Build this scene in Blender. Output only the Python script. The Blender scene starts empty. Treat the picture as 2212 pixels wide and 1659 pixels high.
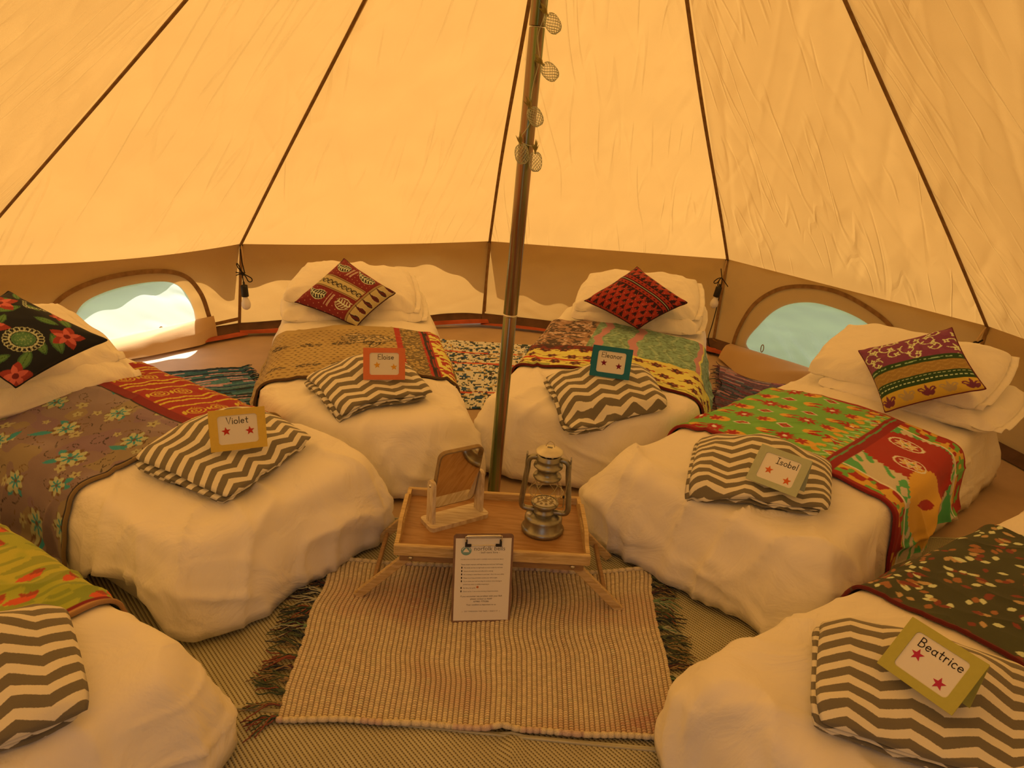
import bpy, math, random
import numpy as np
from mathutils import Vector, Matrix
from mathutils.bvhtree import BVHTree
from mathutils.geometry import delaunay_2d_cdt

SC = bpy.context.scene
COL = SC.collection
random.seed(7)
RNG = np.random.RandomState(11)

# ------------------------------------------------------------------ camera
pitch, roll, yaw = math.radians(20.795), math.radians(4.216), math.radians(-2.135)
CAM = Vector((0.0, -2.487, 1.430))
F_PX = 1623.2
fw0 = Vector((math.sin(yaw), math.cos(yaw), 0)); rt = Vector((math.cos(yaw), -math.sin(yaw), 0)); up0 = Vector((0, 0, 1))
fw = fw0 * math.cos(pitch) - up0 * math.sin(pitch)
up = fw0 * math.sin(pitch) + up0 * math.cos(pitch)
r2 = rt * math.cos(roll) + up * math.sin(roll)
u2 = up * math.cos(roll) - rt * math.sin(roll)
cd = bpy.data.cameras.new('camera'); cam = bpy.data.objects.new('camera', cd); COL.objects.link(cam)
m = Matrix.Identity(4)
for i in range(3):
    m[i][0], m[i][1], m[i][2], m[i][3] = r2[i], u2[i], -fw[i], CAM[i]
cam.matrix_world = m
cd.sensor_fit = 'HORIZONTAL'; cd.sensor_width = 36.0; cd.lens = 36.0 * F_PX / 2212.0
cd.clip_start = 0.02; cd.clip_end = 300
SC.camera = cam

# ------------------------------------------------------------------ sky, sun, exposure
SUN_AZ, SUN_EL = math.radians(-34), math.radians(61)
w = bpy.data.worlds.new('sky'); SC.world = w; w.use_nodes = True
nt = w.node_tree; nt.nodes.clear()
out = nt.nodes.new('ShaderNodeOutputWorld'); bg = nt.nodes.new('ShaderNodeBackground')
sky = nt.nodes.new('ShaderNodeTexSky'); sky.sky_type = 'NISHITA'; sky.sun_disc = False
sky.sun_elevation = SUN_EL; sky.sun_rotation = SUN_AZ; sky.air_density = 1.0; sky.dust_density = 4.0
bw = nt.nodes.new('ShaderNodeRGBToBW'); hz = nt.nodes.new('ShaderNodeMix'); hz.data_type = 'RGBA'; hz.inputs[0].default_value = .88
nt.links.new(sky.outputs[0], bw.inputs[0]); nt.links.new(sky.outputs[0], hz.inputs[6]); nt.links.new(bw.outputs[0], hz.inputs[7])   # bright thin cloud
nt.links.new(hz.outputs[2], bg.inputs[0]); nt.links.new(bg.outputs[0], out.inputs[0])
bg.inputs[1].default_value = 0.34
sl = bpy.data.lights.new('sun', 'SUN'); so = bpy.data.objects.new('sun', sl); COL.objects.link(so)
sl.energy = 22.0; sl.color = (1.0, 0.95, 0.86); sl.angle = math.radians(0.6)
sdir = Vector((math.sin(SUN_AZ) * math.cos(SUN_EL), math.cos(SUN_AZ) * math.cos(SUN_EL), math.sin(SUN_EL)))
so.rotation_euler = sdir.to_track_quat('Z', 'Y').to_euler(); so.location = sdir * 12
SC.view_settings.view_transform = 'Standard'; SC.view_settings.look = 'None'
SC.view_settings.gamma = 1.0; SC.view_settings.use_curve_mapping = False
SC.view_settings.exposure = -0.34
SC.cycles.max_bounces = 8; SC.cycles.diffuse_bounces = 4; SC.cycles.transparent_max_bounces = 16
SC.cycles.sample_clamp_indirect = 8.0

# ------------------------------------------------------------------ helpers: noise
_T = RNG.rand(32, 32, 32)
def vnoise(P, seed=0):
    """value noise in -1..1, P (...,3)"""
    P = np.asarray(P, float) + seed * 7.31
    i = np.floor(P).astype(int); f_ = P - i; f_ = f_ * f_ * f_ * (f_ * (f_ * 6 - 15) + 10)
    r = 0
    for dx in (0, 1):
        wx = f_[..., 0] if dx else 1 - f_[..., 0]
        for dy in (0, 1):
            wy = f_[..., 1] if dy else 1 - f_[..., 1]
            for dz in (0, 1):
                wz = f_[..., 2] if dz else 1 - f_[..., 2]
                r = r + wx * wy * wz * _T[(i[..., 0] + dx) % 32, (i[..., 1] + dy) % 32, (i[..., 2] + dz) % 32]
    return r * 2 - 1
def fbm(P, o=3, seed=0):
    r = 0; a = 1.0; P = np.asarray(P, float)
    for k in range(o):
        r = r + a * vnoise(P * 2 ** k, seed + k); a *= .5
    return r
def ridge(P, seed=0, o=2):
    r = 0; a = 1.0; P = np.asarray(P, float)
    for k in range(o):
        r = r + a * (1 - 2 * np.abs(vnoise(P * 1.9 ** k, seed + k * 3))); a *= .5
    return r
def sstep(a, b, x):
    t = np.clip((np.asarray(x, float) - a) / (b - a), 0, 1); return t * t * (3 - 2 * t)
def v3(x, y, z=0.0):
    x, y, z = np.broadcast_arrays(x, y, z); return np.stack([x, y, z], -1).astype(float)

# ------------------------------------------------------------------ helpers: colour
def lin(c):
    c = np.asarray(c, float) / 255.0
    return np.where(c <= .04045, c / 12.92, ((c + .055) / 1.055) ** 2.4)
WARM = np.array([.78, .385, .145])
def alb(r, g, b):
    """surface colour of a thing seen in the photograph under the tent's amber light"""
    return np.clip(lin((r, g, b)) / WARM, .012, .88)

# ------------------------------------------------------------------ helpers: objects
ORG = {}
def thing(name, label, cat, loc=(0, 0, 0), group=None):
    o = bpy.data.objects.new(name, None); COL.objects.link(o); o.location = loc; o.empty_display_size = .05
    o['label'] = label; o['category'] = cat
    if group: o['group'] = group
    ORG[o.name] = np.array(loc, float)
    return o
def tag(o, label, cat, group=None):
    o['label'] = label; o['category'] = cat
    if group: o['group'] = group
    return o
def struct(o):
    o['kind'] = 'structure'; return o
def mk(name, V, F, mat, parent=None, smooth=True, uv=None, col=None, loc=None):
    """one mesh object; V in world coordinates; F (n,4) / (n,3) array or list of tuples"""
    V = np.asarray(V, float).reshape(-1, 3)
    if parent is not None: org = ORG[parent.name]
    else: org = np.array(loc if loc is not None else (0, 0, 0), float)
    me = bpy.data.meshes.new(name)
    if isinstance(F, np.ndarray):
        n, k = F.shape
        me.vertices.add(len(V)); me.vertices.foreach_set('co', (V - org).astype(np.float32).ravel())
        me.loops.add(n * k); me.loops.foreach_set('vertex_index', F.astype(np.int32).ravel())
        me.polygons.add(n); me.polygons.foreach_set('loop_start', np.arange(0, n * k, k, dtype=np.int32))
        me.polygons.foreach_set('loop_total', np.full(n, k, np.int32))
        me.update(calc_edges=True)
    else:
        me.from_pydata((V - org).tolist(), [], [tuple(int(q) for q in f) for f in F]); me.update()
    if smooth: me.polygons.foreach_set('use_smooth', np.ones(len(me.polygons), bool))
    li = None
    if uv is not None:
        li = np.empty(len(me.loops), np.int32); me.loops.foreach_get('vertex_index', li)
        l = me.uv_layers.new(name='UVMap'); l.data.foreach_set('uv', np.asarray(uv, np.float32).reshape(-1, 2)[li].ravel())
    if col is not None:
        c = np.ones((len(V), 4), np.float32); c[:, :3] = np.asarray(col).reshape(-1, 3)
        a = me.color_attributes.new('Col', 'FLOAT_COLOR', 'POINT'); a.data.foreach_set('color', c.ravel())
    me.materials.append(mat)
    o = bpy.data.objects.new(name, me); COL.objects.link(o)
    if parent is not None: o.parent = parent
    else: o.location = org
    ORG[o.name] = org
    return o
def grid_faces(nu, nv, wu=False, wv=False, flip=False):
    a = np.arange(nu * nv).reshape(nu, nv)
    iu = np.arange(nu if wu else nu - 1); iv = np.arange(nv if wv else nv - 1)
    A = a[np.ix_(iu, iv)]; B = a[np.ix_((iu + 1) % nu, iv)]; Cc = a[np.ix_((iu + 1) % nu, (iv + 1) % nv)]; D = a[np.ix_(iu, (iv + 1) % nv)]
    Fq = np.stack([A, B, Cc, D], -1).reshape(-1, 4)
    return Fq[:, ::-1] if flip else Fq
def join(parts):
    Vs, Fs, n = [], [], 0
    for V, F in parts:
        V = np.asarray(V, float).reshape(-1, 3); Vs.append(V); Fs += [tuple(int(q) + n for q in f) for f in F]; n += len(V)
    return np.concatenate(Vs), Fs
def box(c, s, R=None, bev=0.0):
    c = np.asarray(c, float); s = np.asarray(s, float) / 2
    if bev <= 0:
        V = np.array([(x, y, z) for x in (-1, 1) for y in (-1, 1) for z in (-1, 1)], float) * s
        F = [(0, 1, 3, 2), (4, 6, 7, 5), (0, 4, 5, 1), (2, 3, 7, 6), (0, 2, 6, 4), (1, 5, 7, 3)]
    else:
        b = bev; pts = []
        for x in (-1, 1):
            for y in (-1, 1):
                for z in (-1, 1):
                    pts += [(x * s[0], y * (s[1] - b), z * (s[2] - b)), (x * (s[0] - b), y * s[1], z * (s[2] - b)), (x * (s[0] - b), y * (s[1] - b), z * s[2])]
        V = np.array(pts); I = lambda x, y, z, k: ((x > 0) * 4 + (y > 0) * 2 + (z > 0)) * 3 + k
        F = []
        for sg in (-1, 1):
            q = [I(sg, -1, -1, 0), I(sg, 1, -1, 0), I(sg, 1, 1, 0), I(sg, -1, 1, 0)]; F.append(q if sg > 0 else q[::-1])
            q = [I(-1, sg, -1, 1), I(-1, sg, 1, 1), I(1, sg, 1, 1), I(1, sg, -1, 1)]; F.append(q if sg > 0 else q[::-1])
            q = [I(-1, -1, sg, 2), I(1, -1, sg, 2), I(1, 1, sg, 2), I(-1, 1, sg, 2)]; F.append(q if sg > 0 else q[::-1])
        for a in (-1, 1):
            for b2 in (-1, 1):
                F.append([I(a, b2, -1, 0), I(a, b2, 1, 0), I(a, b2, 1, 1), I(a, b2, -1, 1)])
                F.append([I(a, -1, b2, 0), I(a, 1, b2, 0), I(a, 1, b2, 2), I(a, -1, b2, 2)])
                F.append([I(-1, a, b2, 1), I(1, a, b2, 1), I(1, a, b2, 2), I(-1, a, b2, 2)])
                for c2 in (-1, 1): F.append([I(a, b2, c2, 0), I(a, b2, c2, 1), I(a, b2, c2, 2)])
    if R is not None: V = V @ np.asarray(R).T
    return V + c, F
def basis(*cols): return np.stack([np.asarray(c, float) for c in cols], 1)
def nrm(v): v = np.asarray(v, float); return v / np.linalg.norm(v)
def rotz(a): c, s = math.cos(a), math.sin(a); return np.array([[c, -s, 0], [s, c, 0], [0, 0, 1.]])
def tube(pts, r, n=8, caps=True, closed=False, flat=None):
    P = np.asarray(pts, float); m_ = len(P); r = np.broadcast_to(r, (m_,))
    T = np.gradient(P, axis=0) if not closed else np.roll(P, -1, 0) - np.roll(P, 1, 0)
    T /= np.linalg.norm(T, axis=1)[:, None] + 1e-12
    N = np.zeros_like(P); ref = np.array([0, 0, 1.]) if abs(T[0, 2]) < .9 else np.array([1., 0, 0])
    N[0] = nrm(np.cross(T[0], ref))
    for i in range(1, m_):
        v = N[i - 1] - T[i] * (N[i - 1] @ T[i]); N[i] = v / (np.linalg.norm(v) + 1e-12)
    B = np.cross(T, N); a = np.linspace(0, 2 * math.pi, n, endpoint=False)
    V = P[:, None] + r[:, None, None] * (np.cos(a)[None, :, None] * N[:, None] + np.sin(a)[None, :, None] * B[:, None])
    F = grid_faces(m_, n, wu=closed, wv=True).tolist()
    if caps and not closed: F += [list(range(n)), [(m_ - 1) * n + k for k in range(n)][::-1]]
    return V.reshape(-1, 3), F
def spline(pts, n=40, closed=False):
    P = np.asarray(pts, float); m_ = len(P)
    t = np.linspace(0, m_ if closed else m_ - 1, n, endpoint=not closed); i = np.floor(t).astype(int)
    if not closed: i = np.minimum(i, m_ - 2)
    f_ = (t - i)[:, None]
    g = (lambda k: P[k % m_]) if closed else (lambda k: P[np.clip(k, 0, m_ - 1)])
    a, b, c, d = g(i - 1), g(i), g(i + 1), g(i + 2)
    return .5 * (2 * b + (c - a) * f_ + (2 * a - 5 * b + 4 * c - d) * f_ ** 2 + (3 * b - a - 3 * c + d) * f_ ** 3)
def lathe(prof, n=40, c=(0, 0, 0), sx=1.0, R=None):
    pr = np.asarray(prof, float); a = np.linspace(0, 2 * math.pi, n, endpoint=False)
    V = np.stack([pr[:, 0][:, None] * np.cos(a), pr[:, 0][:, None] * np.sin(a), np.repeat(pr[:, 1][:, None], n, 1)], -1).reshape(-1, 3)
    if R is not None: V = V @ np.asarray(R).T
    return V + np.asarray(c, float), grid_faces(len(pr), n, wv=True, flip=True).tolist()
def prism(poly, h0, h1, O, ex, ey, ez):
    """extrude 2-D polygon between heights h0,h1 in the frame O,ex,ey,ez"""
    p = np.asarray(poly, float); n = len(p); O, ex, ey, ez = [np.asarray(q, float) for q in (O, ex, ey, ez)]
    L = lambda h: O + p[:, :1] * ex + p[:, 1:] * ey + h * ez
    return np.concatenate([L(h0), L(h1)]), [list(range(n))[::-1], list(range(n, 2 * n))] + [[i, (i + 1) % n, n + (i + 1) % n, n + i] for i in range(n)]
def rrect(w_, h_, r, n=6, c=(0, 0)):
    out_ = []
    for k, (sx, sy) in enumerate(((1, 1), (-1, 1), (-1, -1), (1, -1))):
        for t in np.linspace(0, math.pi / 2, n):
            a = t + k * math.pi / 2
            out_.append((c[0] + sx * (w_ / 2 - r) + r * math.cos(a), c[1] + sy * (h_ / 2 - r) + r * math.sin(a)))
    return np.array(out_)
def normals_of(P):
    du = np.gradient(P, axis=0); dv = np.gradient(P, axis=1); n = np.cross(du, dv)
    return n / (np.linalg.norm(n, axis=-1, keepdims=True) + 1e-12)

# ------------------------------------------------------------------ helpers: materials
def new_mat(name):
    mt = bpy.data.materials.new(name); mt.use_nodes = True; t = mt.node_tree; t.nodes.clear()
    o = t.nodes.new('ShaderNodeOutputMaterial'); return mt, t, o
def nd(t, kind, **kw):
    n = t.nodes.new('ShaderNode' + kind)
    for k, v in kw.items(): setattr(n, k, v)
    return n
def mathn(t, op, a, b=None, c=None):
    n = nd(t, 'Math', operation=op)
    for i, x in enumerate((a, b, c)):
        if x is None: continue
        if isinstance(x, (int, float)): n.inputs[i].default_value = x
        else: t.links.new(x, n.inputs[i])
    return n.outputs[0]
def noise_out(t, scale, detail=3, coord='Object', stretch=None, rough=.5):
    tc = nd(t, 'TexCoord'); src = tc.outputs[coord]
    if stretch is not None:
        mp = nd(t, 'Mapping'); mp.inputs['Scale'].default_value = stretch; t.links.new(src, mp.inputs[0]); src = mp.outputs[0]
    n = nd(t, 'TexNoise'); n.inputs['Scale'].default_value = scale; n.inputs['Detail'].default_value = detail; n.inputs['Roughness'].default_value = rough
    t.links.new(src, n.inputs['Vector']); return n.outputs['Fac']
def ramp(t, fac, stops):
    r = nd(t, 'ValToRGB'); e = r.color_ramp.elements
    while len(e) < len(stops): e.new(.5)
    for k, (p, c) in enumerate(stops): e[k].position = p; e[k].color = (*c, 1)
    t.links.new(fac, r.inputs[0]); return r.outputs[0]
def bump(t, h, strength=.3, dist=.01):
    b = nd(t, 'Bump'); b.inputs['Strength'].default_value = strength; b.inputs['Distance'].default_value = dist
    t.links.new(h, b.inputs['Height']); return b.outputs[0]
def pbr(name, color, rough=.8, metal=0.0, vary=0.0, nscale=30, stretch=None, bumpy=0.0, bscale=200, spec=.3, sheen=0.0, coat=0.0):
    mt, t, o = new_mat(name); b = nd(t, 'BsdfPrincipled'); t.links.new(b.outputs[0], o.inputs[0])
    color = tuple(float(q) for q in color)
    b.inputs['Base Color'].default_value = (*color, 1); b.inputs['Roughness'].default_value = rough; b.inputs['Metallic'].default_value = metal
    b.inputs['Specular IOR Level'].default_value = spec; b.inputs['Sheen Weight'].default_value = sheen; b.inputs['Coat Weight'].default_value = coat
    if vary:
        f_ = noise_out(t, nscale, 4, stretch=stretch)
        c = np.array(color); t.links.new(ramp(t, f_, [(.3, tuple(c * (1 - vary))), (.7, tuple(np.clip(c * (1 + vary), 0, 1)))]), b.inputs['Base Color'])
    if bumpy: t.links.new(bump(t, noise_out(t, bscale, 3), bumpy, .002), b.inputs['Normal'])
    return mt
def attr_mat(name, rough=.9, grain=.12, gscale=900, bumpy=.25, bscale=500, sheen=.1):
    """colour painted per vertex, with a fine thread grain over it"""
    mt, t, o = new_mat(name); b = nd(t, 'BsdfPrincipled'); t.links.new(b.outputs[0], o.inputs[0])
    a = nd(t, 'Attribute', attribute_name='Col'); n = noise_out(t, gscale, 2)
    r = ramp(t, n, [(.3, (1 - grain,) * 3), (.7, (1 + grain * .3,) * 3)])
    mx = nd(t, 'Mix', data_type='RGBA', blend_type='MULTIPLY'); mx.inputs[0].default_value = 1
    t.links.new(a.outputs['Color'], mx.inputs[6]); t.links.new(r, mx.inputs[7]); t.links.new(mx.outputs[2], b.inputs['Base Color'])
    b.inputs['Roughness'].default_value = rough; b.inputs['Specular IOR Level'].default_value = .15; b.inputs['Sheen Weight'].default_value = sheen
    if bumpy: t.links.new(bump(t, noise_out(t, bscale, 3), bumpy, .0015), b.inputs['Normal'])
    return mt
def cloth_translucent(name, dcol, tcol, fac, wave=.25, wscale=(260, 260, 260), crease=False):
    mt, t, o = new_mat(name)
    d = nd(t, 'BsdfDiffuse'); tr = nd(t, 'BsdfTranslucent'); mx = nd(t, 'MixShader')
    n1 = noise_out(t, 5, 4); n2 = noise_out(t, 1, 2, stretch=wscale)
    s = mathn(t, 'ADD', mathn(t, 'MULTIPLY', n1, .5), mathn(t, 'MULTIPLY', n2, .5))
    c = np.array(tcol); t.links.new(ramp(t, s, [(.35, tuple(c * .92)), (.65, tuple(np.clip(c * 1.04, 0, 1)))]), tr.inputs[0])
    d.inputs[0].default_value = (*dcol, 1); mx.inputs[0].default_value = fac
    if wave:
        bn = bump(t, mathn(t, 'ADD', noise_out(t, 6, 4), mathn(t, 'MULTIPLY', n2, .15)), wave, .02)
        if crease:
            # long thin creases running down the cloth and fanning from the corners
            u = nd(t, 'UVMap', uv_map='UVMap'); hs = None
            for k, (rot, sx, sy, wd, lo) in enumerate(((.08, 5.5, .55, .017, .48), (-.35, 5.5, .7, .018, .50), (.45, 6.0, .6, .017, .50))):
                mp = nd(t, 'Mapping'); mp.inputs['Rotation'].default_value = (0, 0, rot); mp.inputs['Scale'].default_value = (sx, sy, 1); mp.inputs['Location'].default_value = (k * 3.7, k * 1.9, 0)
                t.links.new(u.outputs[0], mp.inputs[0]); n = nd(t, 'TexNoise'); n.inputs['Scale'].default_value = 1; n.inputs['Detail'].default_value = 1; t.links.new(mp.outputs[0], n.inputs['Vector'])
                n2 = nd(t, 'TexNoise'); n2.inputs['Scale'].default_value = 1.7 + k * .3; n2.inputs['Detail'].default_value = 0; t.links.new(u.outputs[0], n2.inputs['Vector'])
                line = mathn(t, 'SUBTRACT', 1.0, mathn(t, 'DIVIDE', mathn(t, 'ABSOLUTE', mathn(t, 'SUBTRACT', n.outputs['Fac'], .5)), wd)); line = mathn(t, 'MAXIMUM', line, 0.0)
                mk_ = nd(t, 'MapRange'); mk_.inputs['From Min'].default_value = lo; mk_.inputs['From Max'].default_value = lo + .08; t.links.new(n2.outputs['Fac'], mk_.inputs[0])
                q = mathn(t, 'MULTIPLY', mathn(t, 'MULTIPLY', line, mk_.outputs[0]), 1.0 if k % 2 == 0 else -.8); hs = q if hs is None else mathn(t, 'ADD', hs, q)
            cb = nd(t, 'Bump'); cb.inputs['Strength'].default_value = .55; cb.inputs['Distance'].default_value = .006; t.links.new(hs, cb.inputs['Height']); t.links.new(bn, cb.inputs['Normal']); bn = cb.outputs[0]
        t.links.new(bn, d.inputs['Normal']); t.links.new(bn, tr.inputs['Normal'])
    t.links.new(d.outputs[0], mx.inputs[1]); t.links.new(tr.outputs[0], mx.inputs[2]); t.links.new(mx.outputs[0], o.inputs[0])
    return mt
def net_mat(name):
    mt, t, o = new_mat(name)
    tp = nd(t, 'BsdfTransparent'); d = nd(t, 'BsdfDiffuse'); tr = nd(t, 'BsdfTranslucent'); m1 = nd(t, 'MixShader'); m2 = nd(t, 'MixShader')
    d.inputs[0].default_value = (.60, .58, .52, 1); tr.inputs[0].default_value = (.96, .93, .84, 1)
    m1.inputs[0].default_value = .75; m2.inputs[0].default_value = .27
    t.links.new(d.outputs[0], m1.inputs[1]); t.links.new(tr.outputs[0], m1.inputs[2])
    t.links.new(tp.outputs[0], m2.inputs[1]); t.links.new(m1.outputs[0], m2.inputs[2]); t.links.new(m2.outputs[0], o.inputs[0])
    return mt
def chevron_mat(name):
    mt, t, o = new_mat(name); b = nd(t, 'BsdfPrincipled'); t.links.new(b.outputs[0], o.inputs[0])
    u = nd(t, 'UVMap', uv_map='UVMap'); s = nd(t, 'SeparateXYZ'); t.links.new(u.outputs[0], s.inputs[0])
    wob = mathn(t, 'MULTIPLY', mathn(t, 'SUBTRACT', noise_out(t, 14, 2), .5), .16)
    zig = mathn(t, 'MULTIPLY', mathn(t, 'PINGPONG', mathn(t, 'MULTIPLY', s.outputs[0], 9.0), .5), 1.1)
    f_ = mathn(t, 'FRACT', mathn(t, 'ADD', mathn(t, 'ADD', mathn(t, 'MULTIPLY', s.outputs[1], 21.5), zig), wob))
    tri = mathn(t, 'ABSOLUTE', mathn(t, 'SUBTRACT', f_, .5))
    fuzz = mathn(t, 'MULTIPLY', mathn(t, 'SUBTRACT', noise_out(t, 300, 2), .5), .05)
    k = nd(t, 'MapRange'); k.inputs['From Min'].default_value = .255; k.inputs['From Max'].default_value = .285
    t.links.new(mathn(t, 'ADD', tri, fuzz), k.inputs[0])
    mx = nd(t, 'Mix', data_type='RGBA'); t.links.new(k.outputs[0], mx.inputs[0])
    mx.inputs[6].default_value = (.19, .17, .13, 1); mx.inputs[7].default_value = (.80, .76, .66, 1)
    t.links.new(mx.outputs[2], b.inputs['Base Color']); b.inputs['Roughness'].default_value = 1; b.inputs['Specular IOR Level'].default_value = .05
    b.inputs['Sheen Weight'].default_value = .25
    t.links.new(bump(t, noise_out(t, 260, 3), .35, .002), b.inputs['Normal'])
    return mt
def wood_mat(name, c0, c1, axis=(1, 14, 14), scale=9, rough=.45, spec=.35, rot=0.0):
    mt, t, o = new_mat(name); b = nd(t, 'BsdfPrincipled'); t.links.new(b.outputs[0], o.inputs[0])
    tc = nd(t, 'TexCoord'); mp = nd(t, 'Mapping'); mp.inputs['Scale'].default_value = axis; mp.inputs['Rotation'].default_value = (0, 0, rot)
    t.links.new(tc.outputs['Object'], mp.inputs[0])
    n = nd(t, 'TexNoise'); n.inputs['Scale'].default_value = scale; n.inputs['Detail'].default_value = 5; n.inputs['Distortion'].default_value = .8
    t.links.new(mp.outputs[0], n.inputs['Vector'])
    t.links.new(ramp(t, n.outputs['Fac'], [(.35, tuple(c0)), (.62, tuple(c1))]), b.inputs['Base Color'])
    b.inputs['Roughness'].default_value = rough; b.inputs['Specular IOR Level'].default_value = spec
    t.links.new(bump(t, n.outputs['Fac'], .12, .002), b.inputs['Normal'])
    return mt
def glass_mat(name, tint=(.98, .97, .93), refl=.12):
    mt, t, o = new_mat(name); a = nd(t, 'BsdfTransparent'); g = nd(t, 'BsdfGlossy'); mx = nd(t, 'MixShader'); fr = nd(t, 'LayerWeight')
    a.inputs[0].default_value = (*tint, 1); g.inputs['Roughness'].default_value = .03; fr.inputs[0].default_value = .3
    t.links.new(mathn(t, 'MULTIPLY', fr.outputs['Facing'], .45), mx.inputs[0]); t.links.new(a.outputs[0], mx.inputs[1]); t.links.new(g.outputs[0], mx.inputs[2]); t.links.new(mx.outputs[0], o.inputs[0])
    return mt

M = {}
M['roof'] = cloth_translucent('roof_canvas', (.86, .61, .31), (.345, .183, .046), .34, .12, crease=True)
M['wall'] = cloth_translucent('wall_canvas', (.76, .52, .26), (.345, .183, .046), .36, .2)
M['hem'] = pbr('canvas_hem', (.42, .27, .12), .9, vary=.12, bumpy=.2, bscale=500, spec=.1)
M['flap'] = cloth_translucent('window_flap_canvas', (.66, .46, .24), (.6, .36, .13), .2, .2)
M['tape'] = pbr('seam_webbing', (.27, .155, .065), .9, vary=.2, bumpy=.3, bscale=600, spec=.1)
M['mud'] = pbr('mud_strip', (.115, .055, .026), .6, vary=.25, nscale=14, bumpy=.3, bscale=60, spec=.3)
M['red'] = pbr('groundsheet_red', (.40, .075, .025), .55, vary=.3, nscale=9, bumpy=.2, bscale=50)
M['net'] = net_mat('window_net')
M['floor'] = pbr('groundsheet_tan', (.50, .36, .24), .55, vary=.10, nscale=5, bumpy=.25, bscale=14, spec=.3)
M['grass'] = pbr('grass_green', (.040, .054, .018), 1, vary=.2, nscale=3, bumpy=.1, bscale=200)
M['linen'] = pbr('white_cotton', (.84, .80, .76), .95, vary=.02, nscale=6, bumpy=.10, bscale=55, spec=.08, sheen=.08)
def linen_mat(name, c):
    mt, t, o = new_mat(name); b = nd(t, 'BsdfPrincipled'); t.links.new(b.outputs[0], o.inputs[0]); b.inputs['Base Color'].default_value = (*c, 1)
    b.inputs['Roughness'].default_value = .95; b.inputs['Specular IOR Level'].default_value = .06; b.inputs['Sheen Weight'].default_value = .06
    n = nd(t, 'TexNoise'); n.inputs['Scale'].default_value = 5; n.inputs['Detail'].default_value = 4; n.inputs['Distortion'].default_value = 1.6
    tc = nd(t, 'TexCoord'); t.links.new(tc.outputs['Object'], n.inputs['Vector'])
    h = mathn(t, 'ADD', mathn(t, 'MULTIPLY', n.outputs['Fac'], 1.0), mathn(t, 'MULTIPLY', noise_out(t, 420, 2), .02))
    t.links.new(bump(t, h, .75, .02), b.inputs['Normal']); return mt
M['linen'] = linen_mat('crumpled_cotton', (.92, .88, .83))
M['linen2'] = pbr('white_sheet', (.80, .76, .72), .95, bumpy=.10, bscale=45, spec=.08)
M['print'] = attr_mat('printed_cotton')
M['rug'] = attr_mat('woven_rag', grain=.3, gscale=500, bumpy=.5, bscale=400)
M['chev'] = chevron_mat('chevron_fleece')
M['bamboo'] = wood_mat('bamboo', alb(165, 100, 42), alb(190, 122, 56), (2, 26, 26), 6)
M['board'] = wood_mat('tray_board', alb(140, 74, 26), alb(160, 90, 36), (2, 18, 18), 5, .38)
M['bamboo_dark'] = wood_mat('bamboo_shade', alb(128, 70, 28), alb(146, 84, 34), (2, 26, 26), 6)
M['pine'] = wood_mat('pale_wood', alb(178, 116, 60), alb(204, 140, 78), (2, 22, 4), 5, .5, rot=-.5)
M['pine_edge'] = pbr('wood_edge', alb(132, 80, 34), .6, vary=.15, nscale=60)
M['mirror'] = pbr('mirror_glass', (.82, .80, .76), .02, metal=1.0)
M['metal'] = pbr('galvanised', (.33, .32, .27), .34, metal=.9, vary=.18, nscale=35, spec=.5)
M['metal_pale'] = pbr('pale_tin', (.70, .66, .52), .42, metal=.55, vary=.12, nscale=30, spec=.5)
M['steel'] = pbr('steel', (.72, .70, .66), .25, metal=1)
M['wire'] = pbr('wire', (.42, .38, .28), .35, metal=.9)
M['globe'] = glass_mat('lantern_glass')
M['led'] = pbr('led_disc', (.9, .88, .78), .4, spec=.5)
M['black'] = pbr('black_plastic', (.02, .018, .015), .5, spec=.4)
M['cord'] = pbr('black_cord', (.018, .015, .012), .85, spec=.2)
M['bulb'] = pbr('frosted_bulb', (.82, .78, .74), .35, spec=.4)
M['paper'] = pbr('white_paper', (.84, .82, .80), .9, spec=.1)
M['ink'] = pbr('ink', (.035, .03, .03), .9, spec=.1)
M['ink_grey'] = pbr('ink_grey', (.20, .19, .19), .9, spec=.1)
M['ink_teal'] = pbr('ink_teal', (.20, .38, .42), .9, spec=.1)
M['ink_red'] = pbr('ink_orange', (.55, .18, .06), .9, spec=.1)
M['hardboard'] = pbr('hardboard', alb(120, 68, 34), .7, vary=.1, nscale=80)

# ------------------------------------------------------------------ the tent
APEX = np.array([0, 0, 2.843]); HW = .551
CN = {3: (-2.67, .719), 4: (-1.755, 1.678), 5: (-.40, 2.394), 6: (1.152, 2.436), 7: (2.161, 1.181),
      8: (2.66, -.30), 9: (2.32, -1.78), 10: (1.80, -2.72), 0: (0.0, -2.95), 1: (-1.80, -2.62), 2: (-2.72, -1.55)}
BS = dict(CN); BS.update({4: (-1.84, 1.775), 5: (-.42, 2.435), 6: (1.11, 2.26), 7: (2.15, 1.20)})
DOOR = {1: np.array([-.80, -2.90, 1.98]), 10: np.array([.80, -2.90, 1.98])}
SAG = {(3, 4): .034, (4, 5): .012}
def eave(i, j, s):
    a, b = np.array(CN[i]), np.array(CN[j]); s = np.asarray(s, float)[..., None]
    p = a + (b - a) * s; z = HW - SAG.get((i, j), 0.0) * 4 * s[..., 0] * (1 - s[..., 0])
    return np.concatenate([p, z[..., None]], -1)
RING = [(1, 2), (2, 3), (3, 4), (4, 5), (5, 6), (6, 7), (7, 8), (8, 9), (9, 10)]
ceil = bpy.data.objects.new('ceiling', None); COL.objects.link(ceil); ORG['ceiling'] = np.zeros(3); struct(ceil)
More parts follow.
